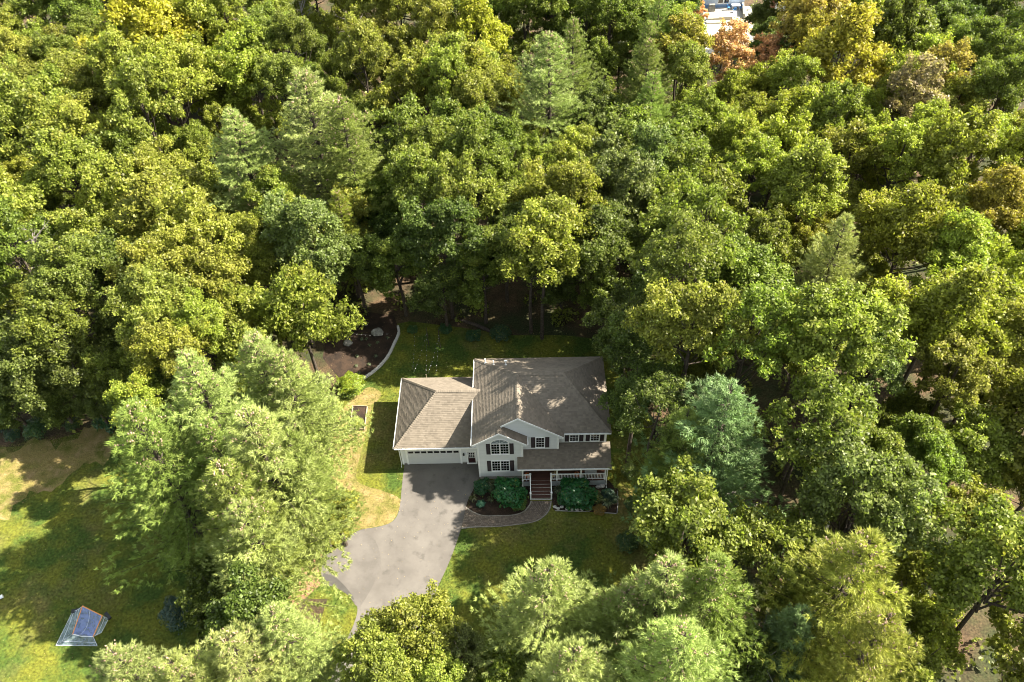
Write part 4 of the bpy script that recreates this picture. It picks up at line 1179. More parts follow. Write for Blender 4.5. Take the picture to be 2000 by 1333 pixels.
placed = [(t['o'].location.x, t['o'].location.y, (3.3 if t['kind'] == 'pine' else max(1.5, min(4.2, t['r'] / 18)))) for t in TREES]
cand = []
fr_ = random.Random(77)
for gy in range(0, 60):
    for gx in range(-34, 35):
        cand.append((gx * 3.2 + fr_.uniform(-1.5, 1.5), -34 + gy * 3.0 + fr_.uniform(-1.5, 1.5)))
fr_.shuffle(cand)
HID = {(-77.62, 90.08), (-76.7, 99.04), (-75.45, 85.83), (-69.58, 88.98), (-64.59, 50.37), (-64.16, 82.94), (-62.22, 88.2), (-61.0, 94.38), (-60.66, 92.29), (-59.89, 85.52), (-59.71, 43.01), (-56.69, 88.55), (-55.27, 82.93), (-50.94, 80.66), (-45.64, 93.41), (-44.78, 85.14), (-42.45, 49.12), (-42.42, 79.69), (-31.29, 86.29), (-26.2, 89.77), (-14.73, 79.77), (-12.48, 91.98), (-11.45, 86.24), (-10.75, 79.46), (-10.39, 95.89), (-5.43, 83.61), (-5.32, 73.32), (-4.63, 79.28), (-1.15, 88.46), (0, 0), (0.91, 80.92), (4.45, 87.94), (9.78, 92.4), (10.51, 82.59), (13.84, 86.9), (18.45, 79.2), (20.52, 82.65), (23.62, 89.41), (25.34, 78.87), (45.2, 75.59), (52.62, 78.29), (54.16, 86.68), (55.75, 88.49), (56.36, 93.21), (56.54, 39.97), (57.63, 73.37), (58.09, 23.64), (58.2, 84.54), (58.6, 67.85), (59.91, 84.72), (62.41, 32.22), (63.96, 80.09), (64.06, 73.8), (64.71, 81.5), (64.78, 89.78), (65.0, 85.25), (66.11, 40.1), (68.27, 84.87), (69.13, 91.26), (70.06, 86.98), (73.66, 76.77), (76.61, 81.55), (77.51, 68.98), (79.19, 74.1), (79.76, 84.43), (80.61, 79.14), (84.59, 82.87)}      # spots wholly hidden behind other crowns stay empty
nfill = 0
for X, Yy in cand:
    zc = fr_.uniform(8.5, 14.5); rad = fr_.uniform(3.1, 5.2)
    P_ = (X, Yy, zc); s_ = scale_at(P_); cx, cy = px(P_); r_ = rad * s_
    if cx < -r_ * 0.7 or cx > 2000 + r_ * 0.7 or cy < -r_ * 0.9 or cy > 1333 + r_ * 0.4: continue
    fx, fy = px((X, Yy, 0))
    if hits(cx, cy, r_ * 0.85) or any(inside(p, fx, fy) for p in KEEP): continue
    if any(inside(p, cx + a_ * r_ * 0.7, cy + b_ * r_ * 0.7) for p in SHOW for a_, b_ in ((0, 0), (1, 0), (-1, 0), (0, 1), (0, -1))): continue
    if any((X - a) ** 2 + (Yy - b) ** 2 < (0.52 * (rad + c)) ** 2 for a, b, c in placed): continue
    if -9 < X < 17.5 and -12 < Yy < 17: continue
    key = min(ANCH, key=lambda q: (q[0] - cx - fr_.uniform(-60, 60)) ** 2 + (q[1] - cy - fr_.uniform(-50, 50)) ** 2)[2]
    hp_, zf_ = fr_.uniform(16, 20), fr_.uniform(0.9, 1.2)
    if (round(X, 2), round(Yy, 2)) in HID: placed.append((X, Yy, rad)); continue
    if key == 'P': pine(X, Yy, hp_, 'P')
    else: broad(X, Yy, zc, rad, key, rzf=zf_, name='oak_tree')
    placed.append((X, Yy, rad)); nfill += 1
fr2 = random.Random(5); n2 = 0
low_ = []
for gy in range(0, 62):
    for gx in range(-40, 41):
        X = gx * 2.6 + fr2.uniform(-1.2, 1.2); Yy = -32 + gy * 2.6 + fr2.uniform(-1.2, 1.2)
        zc = fr2.uniform(5.0, 8.5); rad = fr2.uniform(2.5, 3.4); cx, cy = px((X, Yy, zc)); r_ = rad * scale_at((X, Yy, zc))
        if cx < -r_ * 0.5 or cx > 2000 + r_ * 0.5 or cy < -r_ * 0.6 or cy > 1333 + r_ * 0.3: continue
        fx, fy = px((X, Yy, 0))
        if hits(cx, cy, r_ * 0.9) or any(inside(p, fx, fy) for p in KEEP) or (-10 < X < 17.5 and -13 < Yy < 18): continue
        # hidden under a crown that stands between it and the camera: leave out
        cov = 0
        for a_, b_ in ((0, 0), (.6, 0), (-.6, 0), (0, .6), (0, -.6)):
            for t in TREES:
                ex, ey = t['p']
                if (cx + a_ * r_ - ex) ** 2 + (cy + b_ * r_ - ey) ** 2 < (t['r'] * 0.92) ** 2: cov += 1; break
        if cov > 3: continue
        if any((X - a) ** 2 + (Yy - b) ** 2 < (1.5 if c > 3 else 0.9 * (rad + c) * 0.8) ** 2 for a, b, c in low_ + [(q[0], q[1], 9) for q in placed]): continue
        key = min(ANCH, key=lambda q: (q[0] - cx) ** 2 + (q[1] - cy) ** 2)[2]
        if (round(X, 2), round(Yy, 2)) in HID: low_.append((X, Yy, rad)); continue
        broad(X, Yy, zc, rad, {'P': 'G', 'Y': 'K'}.get(key, key), name='young_tree', rzf=1.15); low_.append((X, Yy, rad)); n2 += 1
print('second storey', n2)
# dead and leaning trees
def dead_tree(x, y, h, seed, label, bark='grey_bark', spread=0.45, n=26):
    g = random.Random(seed); t = thing('dead_tree', label, 'tree', (x, y, 0))
    mb = MB(); mb.tube([(0, 0, -0.1), (0.1, 0, h * 0.4), (-0.1, 0.1, h * 0.75), (0, 0, h)], [0.2, 0.15, 0.09, 0.02], 7); mb.build('trunk', MT[bark], t)
    mb = MB()
    for i in range(n):
        z = h * (0.3 + 0.65 * g.random()); a = g.uniform(0, 6.28); L = h * spread * (1.1 - z / h) * g.uniform(0.6, 1.2) + 0.8
        p0 = Vector((0, 0, z)); p1 = p0 + Vector((math.cos(a) * L * .5, math.sin(a) * L * .5, L * .25)); p2 = p0 + Vector((math.cos(a + g.uniform(-.3, .3)) * L, math.sin(a) * L, L * g.uniform(.4, .9)))
        mb.tube([p0, p1, p2], [0.06, 0.045, 0.012], 4, cap=False)
        for _ in range(3):
            q = p1.lerp(p2, g.random()); e = q + Vector((g.uniform(-1, 1), g.uniform(-1, 1), g.uniform(0.1, 1))) * L * 0.3
            mb.tube([q, e], [0.028, 0.008], 3, cap=False)
    mb.build('branches', MT[bark], t)


for i_, (a_, b_, h_, lb_) in enumerate(((590, 30, 13, 'leafless grey tree, left of two among the oaks at the top edge'), (690, 15, 13, 'leafless grey tree, right of two among the oaks at the top edge'),
        (1556, 84, 13, 'thin grey leafless tree behind the salmon maple with grey twigs'), (1430, 975, 9, 'dead grey tree with bare twigs at the foot of the blue-green pine'),
        (1480, 1265, 11, 'dead grey pine with brittle bare branches near the bottom edge'), (65, 480, 14, 'dead grey treetop poking out of the oaks at the left edge'), (1740, 1000, 7, 'dead brown sapling in the sunlit gap above the big golden pine'))):
    q_ = at(a_, b_, h_ * 0.8); dead_tree(q_[0], q_[1], h_, 60 + i_, lb_)
bt0 = at(1602, 1072, 0); bt1 = at(1652, 862, 12.5)
bi = thing('birch_tree', 'white-barked birch with a long leaning trunk in the gap above the big golden pine', 'tree', tuple(bt0))
dv = Vector(bt1) - Vector(bt0)
mb = MB(); mb.tube([(0, 0, -0.1), dv * 0.35 + Vector((0.2, 0, 0)), dv * 0.7, dv], [0.17, 0.14, 0.10, 0.04], 7); mb.build('trunk', MT['birch_bark'], bi)
cc = link('crown', BROAD[6][0], bi, 'stuff'); cc.location = dv; cc.scale = (0.5, 0.5, 0.5); paint(cc, 'T')
for i_, (a_, b_, c_, d_) in enumerate(((1690, 1010, 1770, 900), (1655, 1030, 1700, 930), (1720, 1015, 1790, 935), (1560, 1180, 1600, 1130))):
    p0 = Vector(at(a_, b_, 0)); p1 = Vector(at(c_, d_, 9.0)); t = thing('tree_trunk', ('dark leaning trunk, longest in the gap above the big golden pine', 'dark leaning trunk nearest the white birch', 'dark leaning trunk on the right side of the sunlit gap', 'thick grey trunk leaning in the hollow left of the big golden pine')[i_], 'tree', tuple(p0))
    mb = MB(); d = p1 - p0; mb.tube([(0, 0, -0.1), d * 0.5 + Vector((0, 0, 0.3)), d], [0.22, 0.17, 0.10], 8); mb.build('trunk', MT['bark' if i_ < 3 else 'grey_bark'], t)
    cc = link('crown', BROAD[4][0], t, 'stuff'); cc.location = d + Vector((0, 0, 2.0)); cc.scale = (0.6, 0.6, 0.55); paint(cc, 'G')

# undergrowth: nobody could count it
gu = np.random.default_rng(9); pos = []
while sum(len(p) for p in pos) < 60000:
    c = np.array([gu.uniform(-75, 75), gu.uniform(-30, 100)])
    fx, fy = px((c[0], c[1], 0.5))
    if fx < -60 or fx > 2060 or fy < -40 or fy > 1400 or any(inside(p, fx, fy) for p in KEEP[:3]): continue
    if -9 < c[0] < 16 and -14 < c[1] < 17: continue
    if inside(yard, c[0], c[1]) or inside(left, c[0], c[1]): continue
    h = gu.uniform(0.3, 2.6); r = gu.uniform(0.5, 1.3); k = int(40 * r * r) + 14; d = dirs(gu, k); d[:, 2] = np.abs(d[:, 2])
    pos.append(np.c_[c[0] + d[:, 0] * r, c[1] + d[:, 1] * r, 0.1 + d[:, 2] * h * (0.4 + 0.6 * gu.random(k))])
pos = np.concatenate(pos); nn = dirs(gu, len(pos)); nn[:, 2] = np.abs(nn[:, 2]) + 0.4; nn /= np.linalg.norm(nn, axis=1, keepdims=True)
ug = link('undergrowth', fast_mesh('undergrowth', leaf_quads(pos, nn, gu.uniform(0.12, 0.26, len(pos))).reshape(-1, 3), 4, MT['leaf'], gu.random(len(pos)), gu.random(len(pos)) ** 4 * 0.6))
ug['kind'] = 'stuff'; paint(ug, 'G'); ug['label'] = 'low leafy undergrowth covering the forest floor between the trunks'; ug['category'] = 'undergrowth'

# grass blades over the lawns, coloured by the same ground pattern
def blades(name, polys, dens, m, holes, seed, hmin=0.05, hmax=0.12):
    g = np.random.default_rng(seed); out = []
    for poly in polys:
        P = np.array(poly); lo, hi = P.min(0), P.max(0); n = int((hi - lo).prod() * dens)
        q = lo + g.random((n, 2)) * (hi - lo)
        keep = [i for i in range(n) if inside(poly, *q[i]) and not any(inside(h, *q[i]) for h in holes)]
        out.append(q[keep])
    q = np.concatenate(out); n = len(q); a = g.uniform(0, 6.28, n); h = g.uniform(hmin, hmax, n); w = g.uniform(0.015, 0.04, n)
    u = np.c_[np.cos(a), np.sin(a)] * w[:, None]; ln = g.normal(0, 0.06, (n, 2))
    V = np.stack([np.c_[q - u, np.full(n, -0.01)], np.c_[q + u, np.full(n, -0.01)], np.c_[q + ln, h]], 1)
    o = link(name, fast_mesh(name, V.reshape(-1, 3), 3, m, g.random(n))); o['kind'] = 'stuff'
    return o


drv = [tuple(p) for p in drive]
hole = [drv, gpts([(928, 945), (905, 1036), (1080, 1020), (1215, 1008), (1212, 945)]), [(-7.4, 1.8), (11.7, 1.2), (11.7, 9.8), (-7.4, 9.8)], [tuple(p) for p in gpts(stone_curve)] + gpts([(770, 618), (640, 640), (630, 700), (670, 748)])]
dstrip = [tuple(p) for p in strip]
blades('grass', [[tuple(p) for p in yard]], 90, MT['lawn'], hole + [dstrip], 1)['label'] = 'short green lawn grass around the house'
vis_left = gpts([(-20, 875), (205, 832), (260, 850), (320, 950), (400, 1050), (430, 1160), (340, 1250), (200, 1333), (-20, 1340)])
blades('grass', [vis_left], 70, MT['lawn'], [[tuple(p) for p in dry]], 2)['label'] = 'short green grass of the side lawn'
blades('dry_grass', [dstrip, gpts([(-10, 876), (205, 838), (235, 870), (120, 935), (20, 1000), (-10, 1005)])], 90, MT['drylawn'], [drv], 4)['label'] = 'sun-dried yellowish grass'
for o in COL.objects:
    if o.name.startswith(('grass', 'dry_grass')) and o.type == 'MESH' and o.get('kind') == 'stuff': o['category'] = 'grass'
# fallen leaves
gl = np.random.default_rng(21); n = 5200
q = np.c_[gl.uniform(-48, 20, n), gl.uniform(-26, 24, n), np.full(n, 0.02)]
ok = np.array([not (-7.6 < p[0] < 12 and -1.2 < p[1] < 10) for p in q]); q = q[ok]; n = len(q)
nn = dirs(gl, n) * 0.35 + np.array([0, 0, 1.0]); nn /= np.linalg.norm(nn, axis=1, keepdims=True)
fl = link('fallen_leaves', fast_mesh('fallen_leaves', leaf_quads(q + np.array([0, 0, 0.06]), nn, gl.uniform(0.02, 0.05, n)).reshape(-1, 3), 4, MT['leaf'], gl.random(n), gl.random(n)))
fl['kind'] = 'stuff'; paint(fl, 'B'); fl['label'] = 'small dry leaves scattered over lawn and driveway'; fl['category'] = 'leaves'

# ------------------------------------------------------------------ shrubs and border plants
def make_shrub(seed, leaf=0.10, n=2600, tex=0.75):
    g = np.random.default_rng(seed); d = dirs(g, n); d[:, 2] = np.where(d[:, 2] < -0.25, -d[:, 2], d[:, 2])
    bump = 1 + 0.22 * np.sin(d[:, 0] * 5 + seed) * np.cos(d[:, 1] * 4.4 + seed) + 0.12 * np.sin(d[:, 2] * 9 + d[:, 0] * 5)
    p = d * (bump * (0.62 + 0.42 * g.random(n) ** 0.5))[:, None]
    nn = d * 0.6 + np.array([0, 0, 0.4]) + g.normal(0, 0.45, (n, 3)); nn /= np.linalg.norm(nn, axis=1, keepdims=True)
    return fast_mesh('foliage', leaf_quads(p, nn, leaf * g.uniform(0.6, 1.3, n), 0.45).reshape(-1, 3), 4, MT['shrub'], g.random(n) * tex + 0.12, (g.random(n) < 0.12) * g.random(n))


SHRUB = [make_shrub(1, 0.12, 2200), make_shrub(2, 0.085, 3200), make_shrub(3, 0.06, 5000), make_shrub(4, 0.15, 900)]


def shrub(pxx, pyy, rpx, hf, key, label, proto=0, name='shrub', col=None, acc=None, cat='shrub'):
    s0 = scale_at(at(pxx, pyy, 0)); r = rpx / s0; h = r * hf
    q = at(pxx, pyy, h * 0.5); t = thing(name, label, cat, (q[0], q[1], 0), rnd.uniform(0, 6.28))
    f = link('foliage', SHRUB[proto], t, 'stuff'); f.location = (0, 0, h * 0.45); f.scale = (r, r, h * 0.55)
    f.color = (*jit(col), 1) if col else (*jit(COLS[key]), 1); f['accent'] = list(acc or ACC[key])
    mb = MB()
    for k in range(4):
        a = k * 1.57 + 0.4; mb.tube([(0.05 * math.cos(a), 0.05 * math.sin(a), 0), (r * .5 * math.cos(a), r * .5 * math.sin(a), h * .55)], [0.03, 0.012], 4, cap=False)
    mb.build('stems', MT['bark'], t)
    return t


EM = (0.020, 0.112, 0.026)
shrub(995, 961, 29, 1.5, 'D', 'large glossy emerald shrub just left of the porch steps', 0, col=EM)
shrub(943, 951, 16, 1.4, 'D', 'small emerald shrub at the front corner of the house by the driveway', 0, col=(0.018, 0.080, 0.024))
shrub(960, 950, 14, 1.4, 'B', 'brownish-green shrub between the corner shrub and the large emerald one', 2, col=(0.060, 0.085, 0.030))
shrub(1012, 984, 15, 1.1, 'K', 'low yellow-green shrub at the foot of the large emerald one', 2, col=(0.085, 0.145, 0.020))
shrub(939, 984, 8, 1.2, 'Q', 'tiny blue-green shrub in the mulch near the walkway\'s driveway end', 0, col=(0.020, 0.090, 0.050))
shrub(1128, 962, 32, 1.15, 'D', 'broad emerald shrub right of the porch steps under the long rail', 0, col=EM)
shrub(1112, 975, 20, 1.0, 'D', 'lower emerald shrub joined to the broad one, beside the steps', 0, col=(0.022, 0.090, 0.022))
shrub(1165, 972, 12, 1.1, 'L', 'olive shrub right of the broad emerald one', 3, col=(0.075, 0.105, 0.030))
shrub(1188, 966, 12, 1.2, 'D', 'dark shrub by the downspout at the porch\'s right end', 0, col=(0.014, 0.040, 0.022))
shrub(1197, 975, 11, 1.2, 'D', 'dark shrub at the right edge of the side flower bed', 1, col=(0.025, 0.050, 0.022))
shrub(1170, 996, 12, 0.9, 'A', 'clump of yellow-orange flowers at the front of the side bed', 2, name='flower_clump', col=(0.16, 0.12, 0.02), acc=(0.60, 0.26, 0.02), cat='flowers')
shrub(1148, 990, 10, 0.8, 'T', 'low grey-green plant beside the yellow-orange flowers', 2)
shrub(685, 750, 25, 1.4, 'K', 'bright yellow-green bush at the lower end of the stone border', 2, col=(0.150, 0.190, 0.014))
for a_ in ((70, 838, 22, 1.7, (0.040, 0.095, 0.022), 'round clipped green bush at the top of the side lawn', 2), (24, 850, 15, 1.2, (0.030, 0.070, 0.028), 'low dark bush left of the clipped round one', 1),
           (142, 829, 15, 1.2, (0.045, 0.080, 0.020), 'loose olive bush right of the clipped round one', 1), (216, 818, 27, 1.3, (0.040, 0.085, 0.026), 'large dark bush under the oak at the corner of the side lawn', 0),
           (108, 812, 17, 1.5, (0.016, 0.040, 0.024), 'very dark bush behind the clipped round one', 0), (2, 822, 22, 1.4, (0.020, 0.045, 0.026), 'dark bush at the left edge above the side lawn', 0),
           (350, 1195, 34, 1.6, (0.030, 0.060, 0.040), 'dark blue-green spruce-like bush between the side lawn and the bottom pines', 2), (572, 1128, 17, 1.1, (0.090, 0.140, 0.026), 'light green bush on the red mulch strip', 1),
(805, 644, 10, 1.3, (0.040, 0.090, 0.024), 'small round green bush just past the top end of the stone border', 1),
           (925, 656, 14, 1.1, (0.030, 0.075, 0.024), 'leafy bush on the back lawn edge left of the dark trunk', 0), (978, 652, 19, 1.2, (0.035, 0.070, 0.028), 'grey-green bush right beside the fallen log', 1),
           (870, 642, 12, 1.1, (0.030, 0.080, 0.026), 'leafy bush at the left end of the fallen log', 0), (1230, 920, 17, 1.2, (0.070, 0.100, 0.020), 'sun-flecked bush right of the porch end', 1), (1238, 985, 18, 1.3, (0.050, 0.080, 0.020), 'dark bush beyond the corner of the side bed edging', 1),
           (1225, 1060, 20, 1.2, (0.050, 0.085, 0.020), 'bush where the front lawn meets the right-hand woods', 1)):
    shrub(a_[0], a_[1], a_[2], a_[3], 'G', a_[5], a_[6], col=a_[4])
shrub(425, 1170, 24, 1.5, 'V', 'white-flowering hydrangea-like bush beside the dark spruce-like one', 0, name='flowering_shrub', col=(0.16, 0.19, 0.12), acc=(0.75, 0.74, 0.68))
shrub(432, 1222, 17, 1.1, 'O', 'red and orange leaved bush below the white-flowering one', 1, col=(0.22, 0.07, 0.03), acc=(0.40, 0.20, 0.03))


def tuft(pxx, pyy, r, h, col, label, n=70, name='ornamental_grass', group=None):
    q = at(pxx, pyy, 0); g = np.random.default_rng(int(pxx * 7 + pyy)); V = []
    for k in range(n):
        a = g.uniform(0, 6.28); rr = r * g.uniform(0.4, 1.0); d = np.array([math.cos(a), math.sin(a), 0]); w = np.array([-d[1], d[0], 0]) * 0.02
        p0 = d * 0.03; p1 = d * rr * 0.45 + np.array([0, 0, h * g.uniform(0.7, 1.0)]); p2 = d * rr + np.array([0, 0, h * g.uniform(0.3, 0.75)])
        V += [p0 - w, p0 + w, p1 + w, p1 - w, p1 - w, p1 + w, p2 + w * 0.2, p2 - w * 0.2]
    t = thing(name, label, 'plant', (q[0], q[1], 0), group=group)
    f = link('leaves', fast_mesh('leaves', np.array(V), 4, MT['shrub'], g.random(n * 2), g.random(n * 2) ** 3), t, 'stuff'); f.color = (*col, 1); f['accent'] = [0.25, 0.24, 0.12]
    mb = MB(); mb.tube([(0, 0, -0.02), (0, 0, 0.1)], [0.05, 0.03], 5); mb.build('root_crown', MT['stem'], t)


tuft(924, 976, 0.55, 0.45, (0.085, 0.095, 0.030), 'arching olive grass plant beside the driveway in the front bed')
tuft(960, 978, 0.5, 0.5, (0.060, 0.080, 0.028), 'thin grass plant in the middle of the front bed')
tuft(1092, 962, 0.75, 0.8, (0.060, 0.090, 0.050), 'tall grey-green grass plant at the right side of the porch steps')
tuft(1185, 985, 0.8, 0.6, (0.110, 0.160, 0.070), 'pale strap-leaved plant near the corner of the side bed')
SP = ('small pale green plant left of the large boulder in the back bed', 'small pale green plant in the middle left of the back bed, in the dark mulch', 'small pale green plant in the back bed halfway to the stone border', 'small pale green plant in the lower middle of the back bed',
      'small pale green plant in the back bed, upper left towards the oak', 'small pale green plant in the lower left of the back bed', 'small pale green plant right of the large boulder, by the stone border', 'small pale green plant just below the large boulder',
      'small pale green plant at the lowest end of the back bed', 'small pale green plant lower left of the large boulder')
for i_, (a_, b_) in enumerate(((716, 664), (698, 697), (734, 697), (721, 713), (707, 664), (696, 716), (757, 661), (738, 671), (701, 730), (722, 676))):
    tuft(a_, b_, 0.32, 0.22, (0.075, 0.105, 0.055), SP[i_], 40, 'small_plant', 'small plants in the back garden bed')

# ------------------------------------------------------------------ stones, borders and garden things
def rock(loc, r, m, label=None, seed=0, name='boulder', parent=None, flat=0.7, cat='boulder', group=None):
    g = np.random.default_rng(seed); mb = MB(); K, J = 9, 6; idx = []
    for j in range(J + 1):
        ph = math.pi * j / J; row = []
        for k in range(K):
            a = 2 * math.pi * k / K; rr = r * (1 + g.uniform(-0.16, 0.16))
            mb.v.append((rr * math.sin(ph) * math.cos(a) * 1.15, rr * math.sin(ph) * math.sin(a) * 0.9, r * flat * 0.55 + rr * flat * math.cos(ph))); row.append(len(mb.v) - 1)
        idx.append(row)
    for j in range(J):
        for k in range(K):
            mb.f.append((idx[j][k], idx[j + 1][k], idx[j + 1][(k + 1) % K], idx[j][(k + 1) % K])); mb.t.append(0.5)
    o = mb.build(name, MT[m], parent); o.location = loc
    if label: o['label'] = label; o['category'] = cat
    if group: o['group'] = group
    return o


rock(at(738, 652), 0.62, 'rock', 'large grey boulder in the dark mulch of the back garden bed', 1)
rock(at(713, 634), 0.32, 'rock', 'small grey boulder near the top of the back garden bed, under the leaves', 2)
rock(at(680, 672), 0.45, 'rock', 'mid-sized boulder in the sunlit patch at the left of the back garden bed', 3)
ST = ('pale stone at the front edging of the side bed, first from the walkway side', 'pale stone at the front edging of the side bed, second from the walkway side', 'pale stone at the front edging of the side bed, third from the walkway side',
      'pale stone at the front edging of the side bed, fourth from the walkway side', 'pale stone at the front edging of the side bed, nearest the orange flowers', 'larger pale stone close to the porch skirt, nearest the downspout', 'pale stone close to the porch skirt, left of the larger one',
      'pale stone at the left corner of the side bed, beside the walkway', 'middle one of three pale stones by the walkway side of the side bed', 'right one of three pale stones by the walkway side of the side bed')
for i_, (a_, b_, r_) in enumerate(((1108, 995, .16), (1117, 996, .15), (1127, 996, .17), (1137, 996, .15), (1150, 997, .16), (1176, 951, .24), (1168, 952, .2), (1084, 991, .17), (1090, 994, .16), (1097, 991, .16))):
    rock(at(a_, b_), r_, 'stone', ST[i_], 10 + i_, 'garden_stone', cat='stone', group='stones in the side flower bed')
sb = thing('stone_border', 'curved border of pale stone blocks around the back garden bed', 'border')
sc = resample(smooth(gpts(stone_curve), 10), 41)
protos = []
for i in range(4):
    mb = MB(); g = random.Random(i)
    c = [(x + g.uniform(-.02, .02), y + g.uniform(-.025, .025), z + (g.uniform(-.02, .02) if z else 0)) for x, y, z in ((-.14, -.13, 0), (.14, -.13, 0), (.14, .13, 0), (-.14, .13, 0), (-.13, -.12, .2), (.13, -.12, .2), (.13, .12, .2), (-.13, .12, .2))]
    mb.hexa(c); protos.append(mb.mesh('stone', MT['stone']))
seg = np.linalg.norm(sc[1] - sc[0])
for i in range(40):
    a, b_ = sc[i], sc[i + 1]; o = link('stone', protos[i % 4], sb); o.location = (*((a + b_) / 2), 0)
    o.rotation_euler = (0, 0, math.atan2(b_[1] - a[1], b_[0] - a[0])); o.scale = (seg / 0.29, 1, rnd.uniform(.85, 1.15))
for nm, P, lb in (('bed_edging', gpts([(1084, 998), (1110, 999), (1150, 1000)]), 'pale edging along the front of the side flower bed'), ('bed_edging', gpts([(1164, 1001), (1204, 1004)]), 'short broken pale edging below the yellow-orange flowers'),
                  ('bed_edging', gpts([(1205, 1003), (1207, 985), (1206, 960)]), 'pale edging along the right end of the side flower bed')):
    mb = MB()
    for a, b_ in zip(P[:-1], P[1:]): mb.bar((a[0], a[1], 0.04), (b_[0], b_[1], 0.04), 0.06, 0.08)
    o = mb.build(nm, MT['concrete']); o['label'] = lb; o['category'] = 'edging'
rb = thing('raised_bed', 'weathered wooden raised bed frame half hidden by the pine left of the garage', 'raised bed')
c0, c1, c2, c3 = (Vector((*at(a_, b_)[:2], 0)) for a_, b_ in ((690, 796), (718, 797), (712, 841), (684, 842)))
for a, b_ in ((c0, c1), (c1, c2), (c2, c3), (c3, c0)):
    for z in (0.08, 0.24):
        mb = MB(); mb.bar(a + Vector((0, 0, z)), b_ + Vector((0, 0, z)), 0.05, 0.15); mb.build('plank', MT['wood'], rb)
mb = MB(); mb.face([(*p[:2], 0.2) for p in (c3, c2, c1, c0)]); mb.build('soil', MT['mulch'], rb)
shrub(700, 826, 10, 1.2, 'K', 'yellow-flecked plant growing in the raised bed', 1, name='garden_plant', col=(0.15, 0.18, 0.02), acc=(0.6, 0.45, 0.02), cat='plant')
lg0, lg1 = Vector((*at(900, 628)[:2], 0.2)), Vector((*at(963, 652)[:2], 0.2))
mb = MB(); mb.tube([lg0, lg0.lerp(lg1, 0.5) + Vector((0, 0.1, 0.05)), lg1], [0.16, 0.2, 0.22], 8); o = mb.build('fallen_log', MT['bark']); o['label'] = 'fallen grey log at the wood edge behind the house'; o['category'] = 'log'


# netted goal on the side lawn
go = thing('netted_goal', 'orange-framed goal with grey and blue nets lying on the side lawn', 'sports goal')
A0, A1 = Vector(at(161, 1184, 1.75)), Vector(at(200, 1203, 1.75))
B0, B1 = Vector(at(142, 1239, 0.05)), Vector(at(182, 1244, 0.05))
for nm, p, q, m in (('top_bar', A0, A1, 'orange'), ('side_post', A0, B0, 'orange'), ('side_post', A1, B1, 'orange')):
    mb = MB(); mb.tube([p, q], [0.035, 0.035], 7); mb.build(nm, MT[m], go)
mb = MB(); mb.tube([B0, B0.lerp(B1, 0.5) + Vector((0, -0.1, 0)), B1], [0.025] * 3, 6); mb.build('base_bar', MT['trim'], go)


def net(name, quad, m, sag=0.2, n=8, strands=True):
    a, b_, c, d = (Vector(p) for p in quad); mb = MB(); gr = []
    for i in range(n + 1):
        row = []
        for j in range(n + 1):
            u, v = i / n, j / n; p = a.lerp(b_, u).lerp(d.lerp(c, u), v); p.z = max(0.03, p.z - sag * math.sin(u * math.pi) * math.sin(v * math.pi)); row.append(p)
        gr.append(row)
    for i in range(n):
        for j in range(n): mb.face([gr[i][j], gr[i + 1][j], gr[i + 1][j + 1], gr[i][j + 1]])
    o = mb.build(name, MT[m], go)
    if strands:
        sm = MB()
        for i in (0, n // 2 - 1, n): sm.tube(gr[i], [0.012] * (n + 1), 3, cap=False)
        for j in (0, n): sm.tube([gr[i][j] for i in range(n + 1)], [0.012] * (n + 1), 3, cap=False)
        sm.build('cord', MT['white'], o, 'stuff')


net('centre_net', (A0, A1, B1, B0), 'net_blue', 0.5)
W0, W1 = Vector(at(141, 1196, 0.9)), Vector(at(109, 1261, 0.04))
net('side_net', (W0, A0 * 0.35 + W0 * 0.65 + Vector((0, 0, -.1)), B0, W1), 'net_grey', 0.1)
net('side_net', (A0 * 0.35 + W0 * 0.65 + Vector((0, 0, -.1)), A0 + Vector((0, 0, -.05)), B0 + Vector((0, 0, .02)), B0), 'net_grey', 0.1)
W2, W3 = Vector(at(212, 1209, 1.0)), Vector(at(190, 1262, 0.05))
net('side_net', (A1, W2, Vector(at(198, 1236, .4)), B1), 'net_grey', 0.1)
net('back_net', (W1, B0, B1, W3), 'net_grey', 0.05)
for p, q in ((Vector(at(140, 1195, 0.95)), Vector(at(158, 1191, 0.95))), (Vector(at(206, 1198, 1.05)), Vector(at(215, 1209, 1.05)))):
    mb = MB(); mb.bar(p, q, 0.28, 0.16); mb.build('weight_bag', MT['black'], go)
    mb = MB(); r_ = p.copy(); r_.z = 0; mb.tube([r_, p], [0.02, 0.02], 5); mb.build('stake', MT['black'], go)
bk = thing('bucket', 'white plastic bucket lying at the left edge of the side lawn', 'bucket', tuple(at(1, 1167, 0.15)), 0.6)
mb = MB(); mb.tube([(-0.17, 0, 0), (0.17, 0, 0.02)], [0.13, 0.16], 14); mb.build('shell', MT['white'], bk)
mb = MB(); mb.tube([(0.15, 0, 0.018), (0.185, 0, 0.02)], [0.175, 0.175], 14); mb.build('rim', MT['trim'], bk)

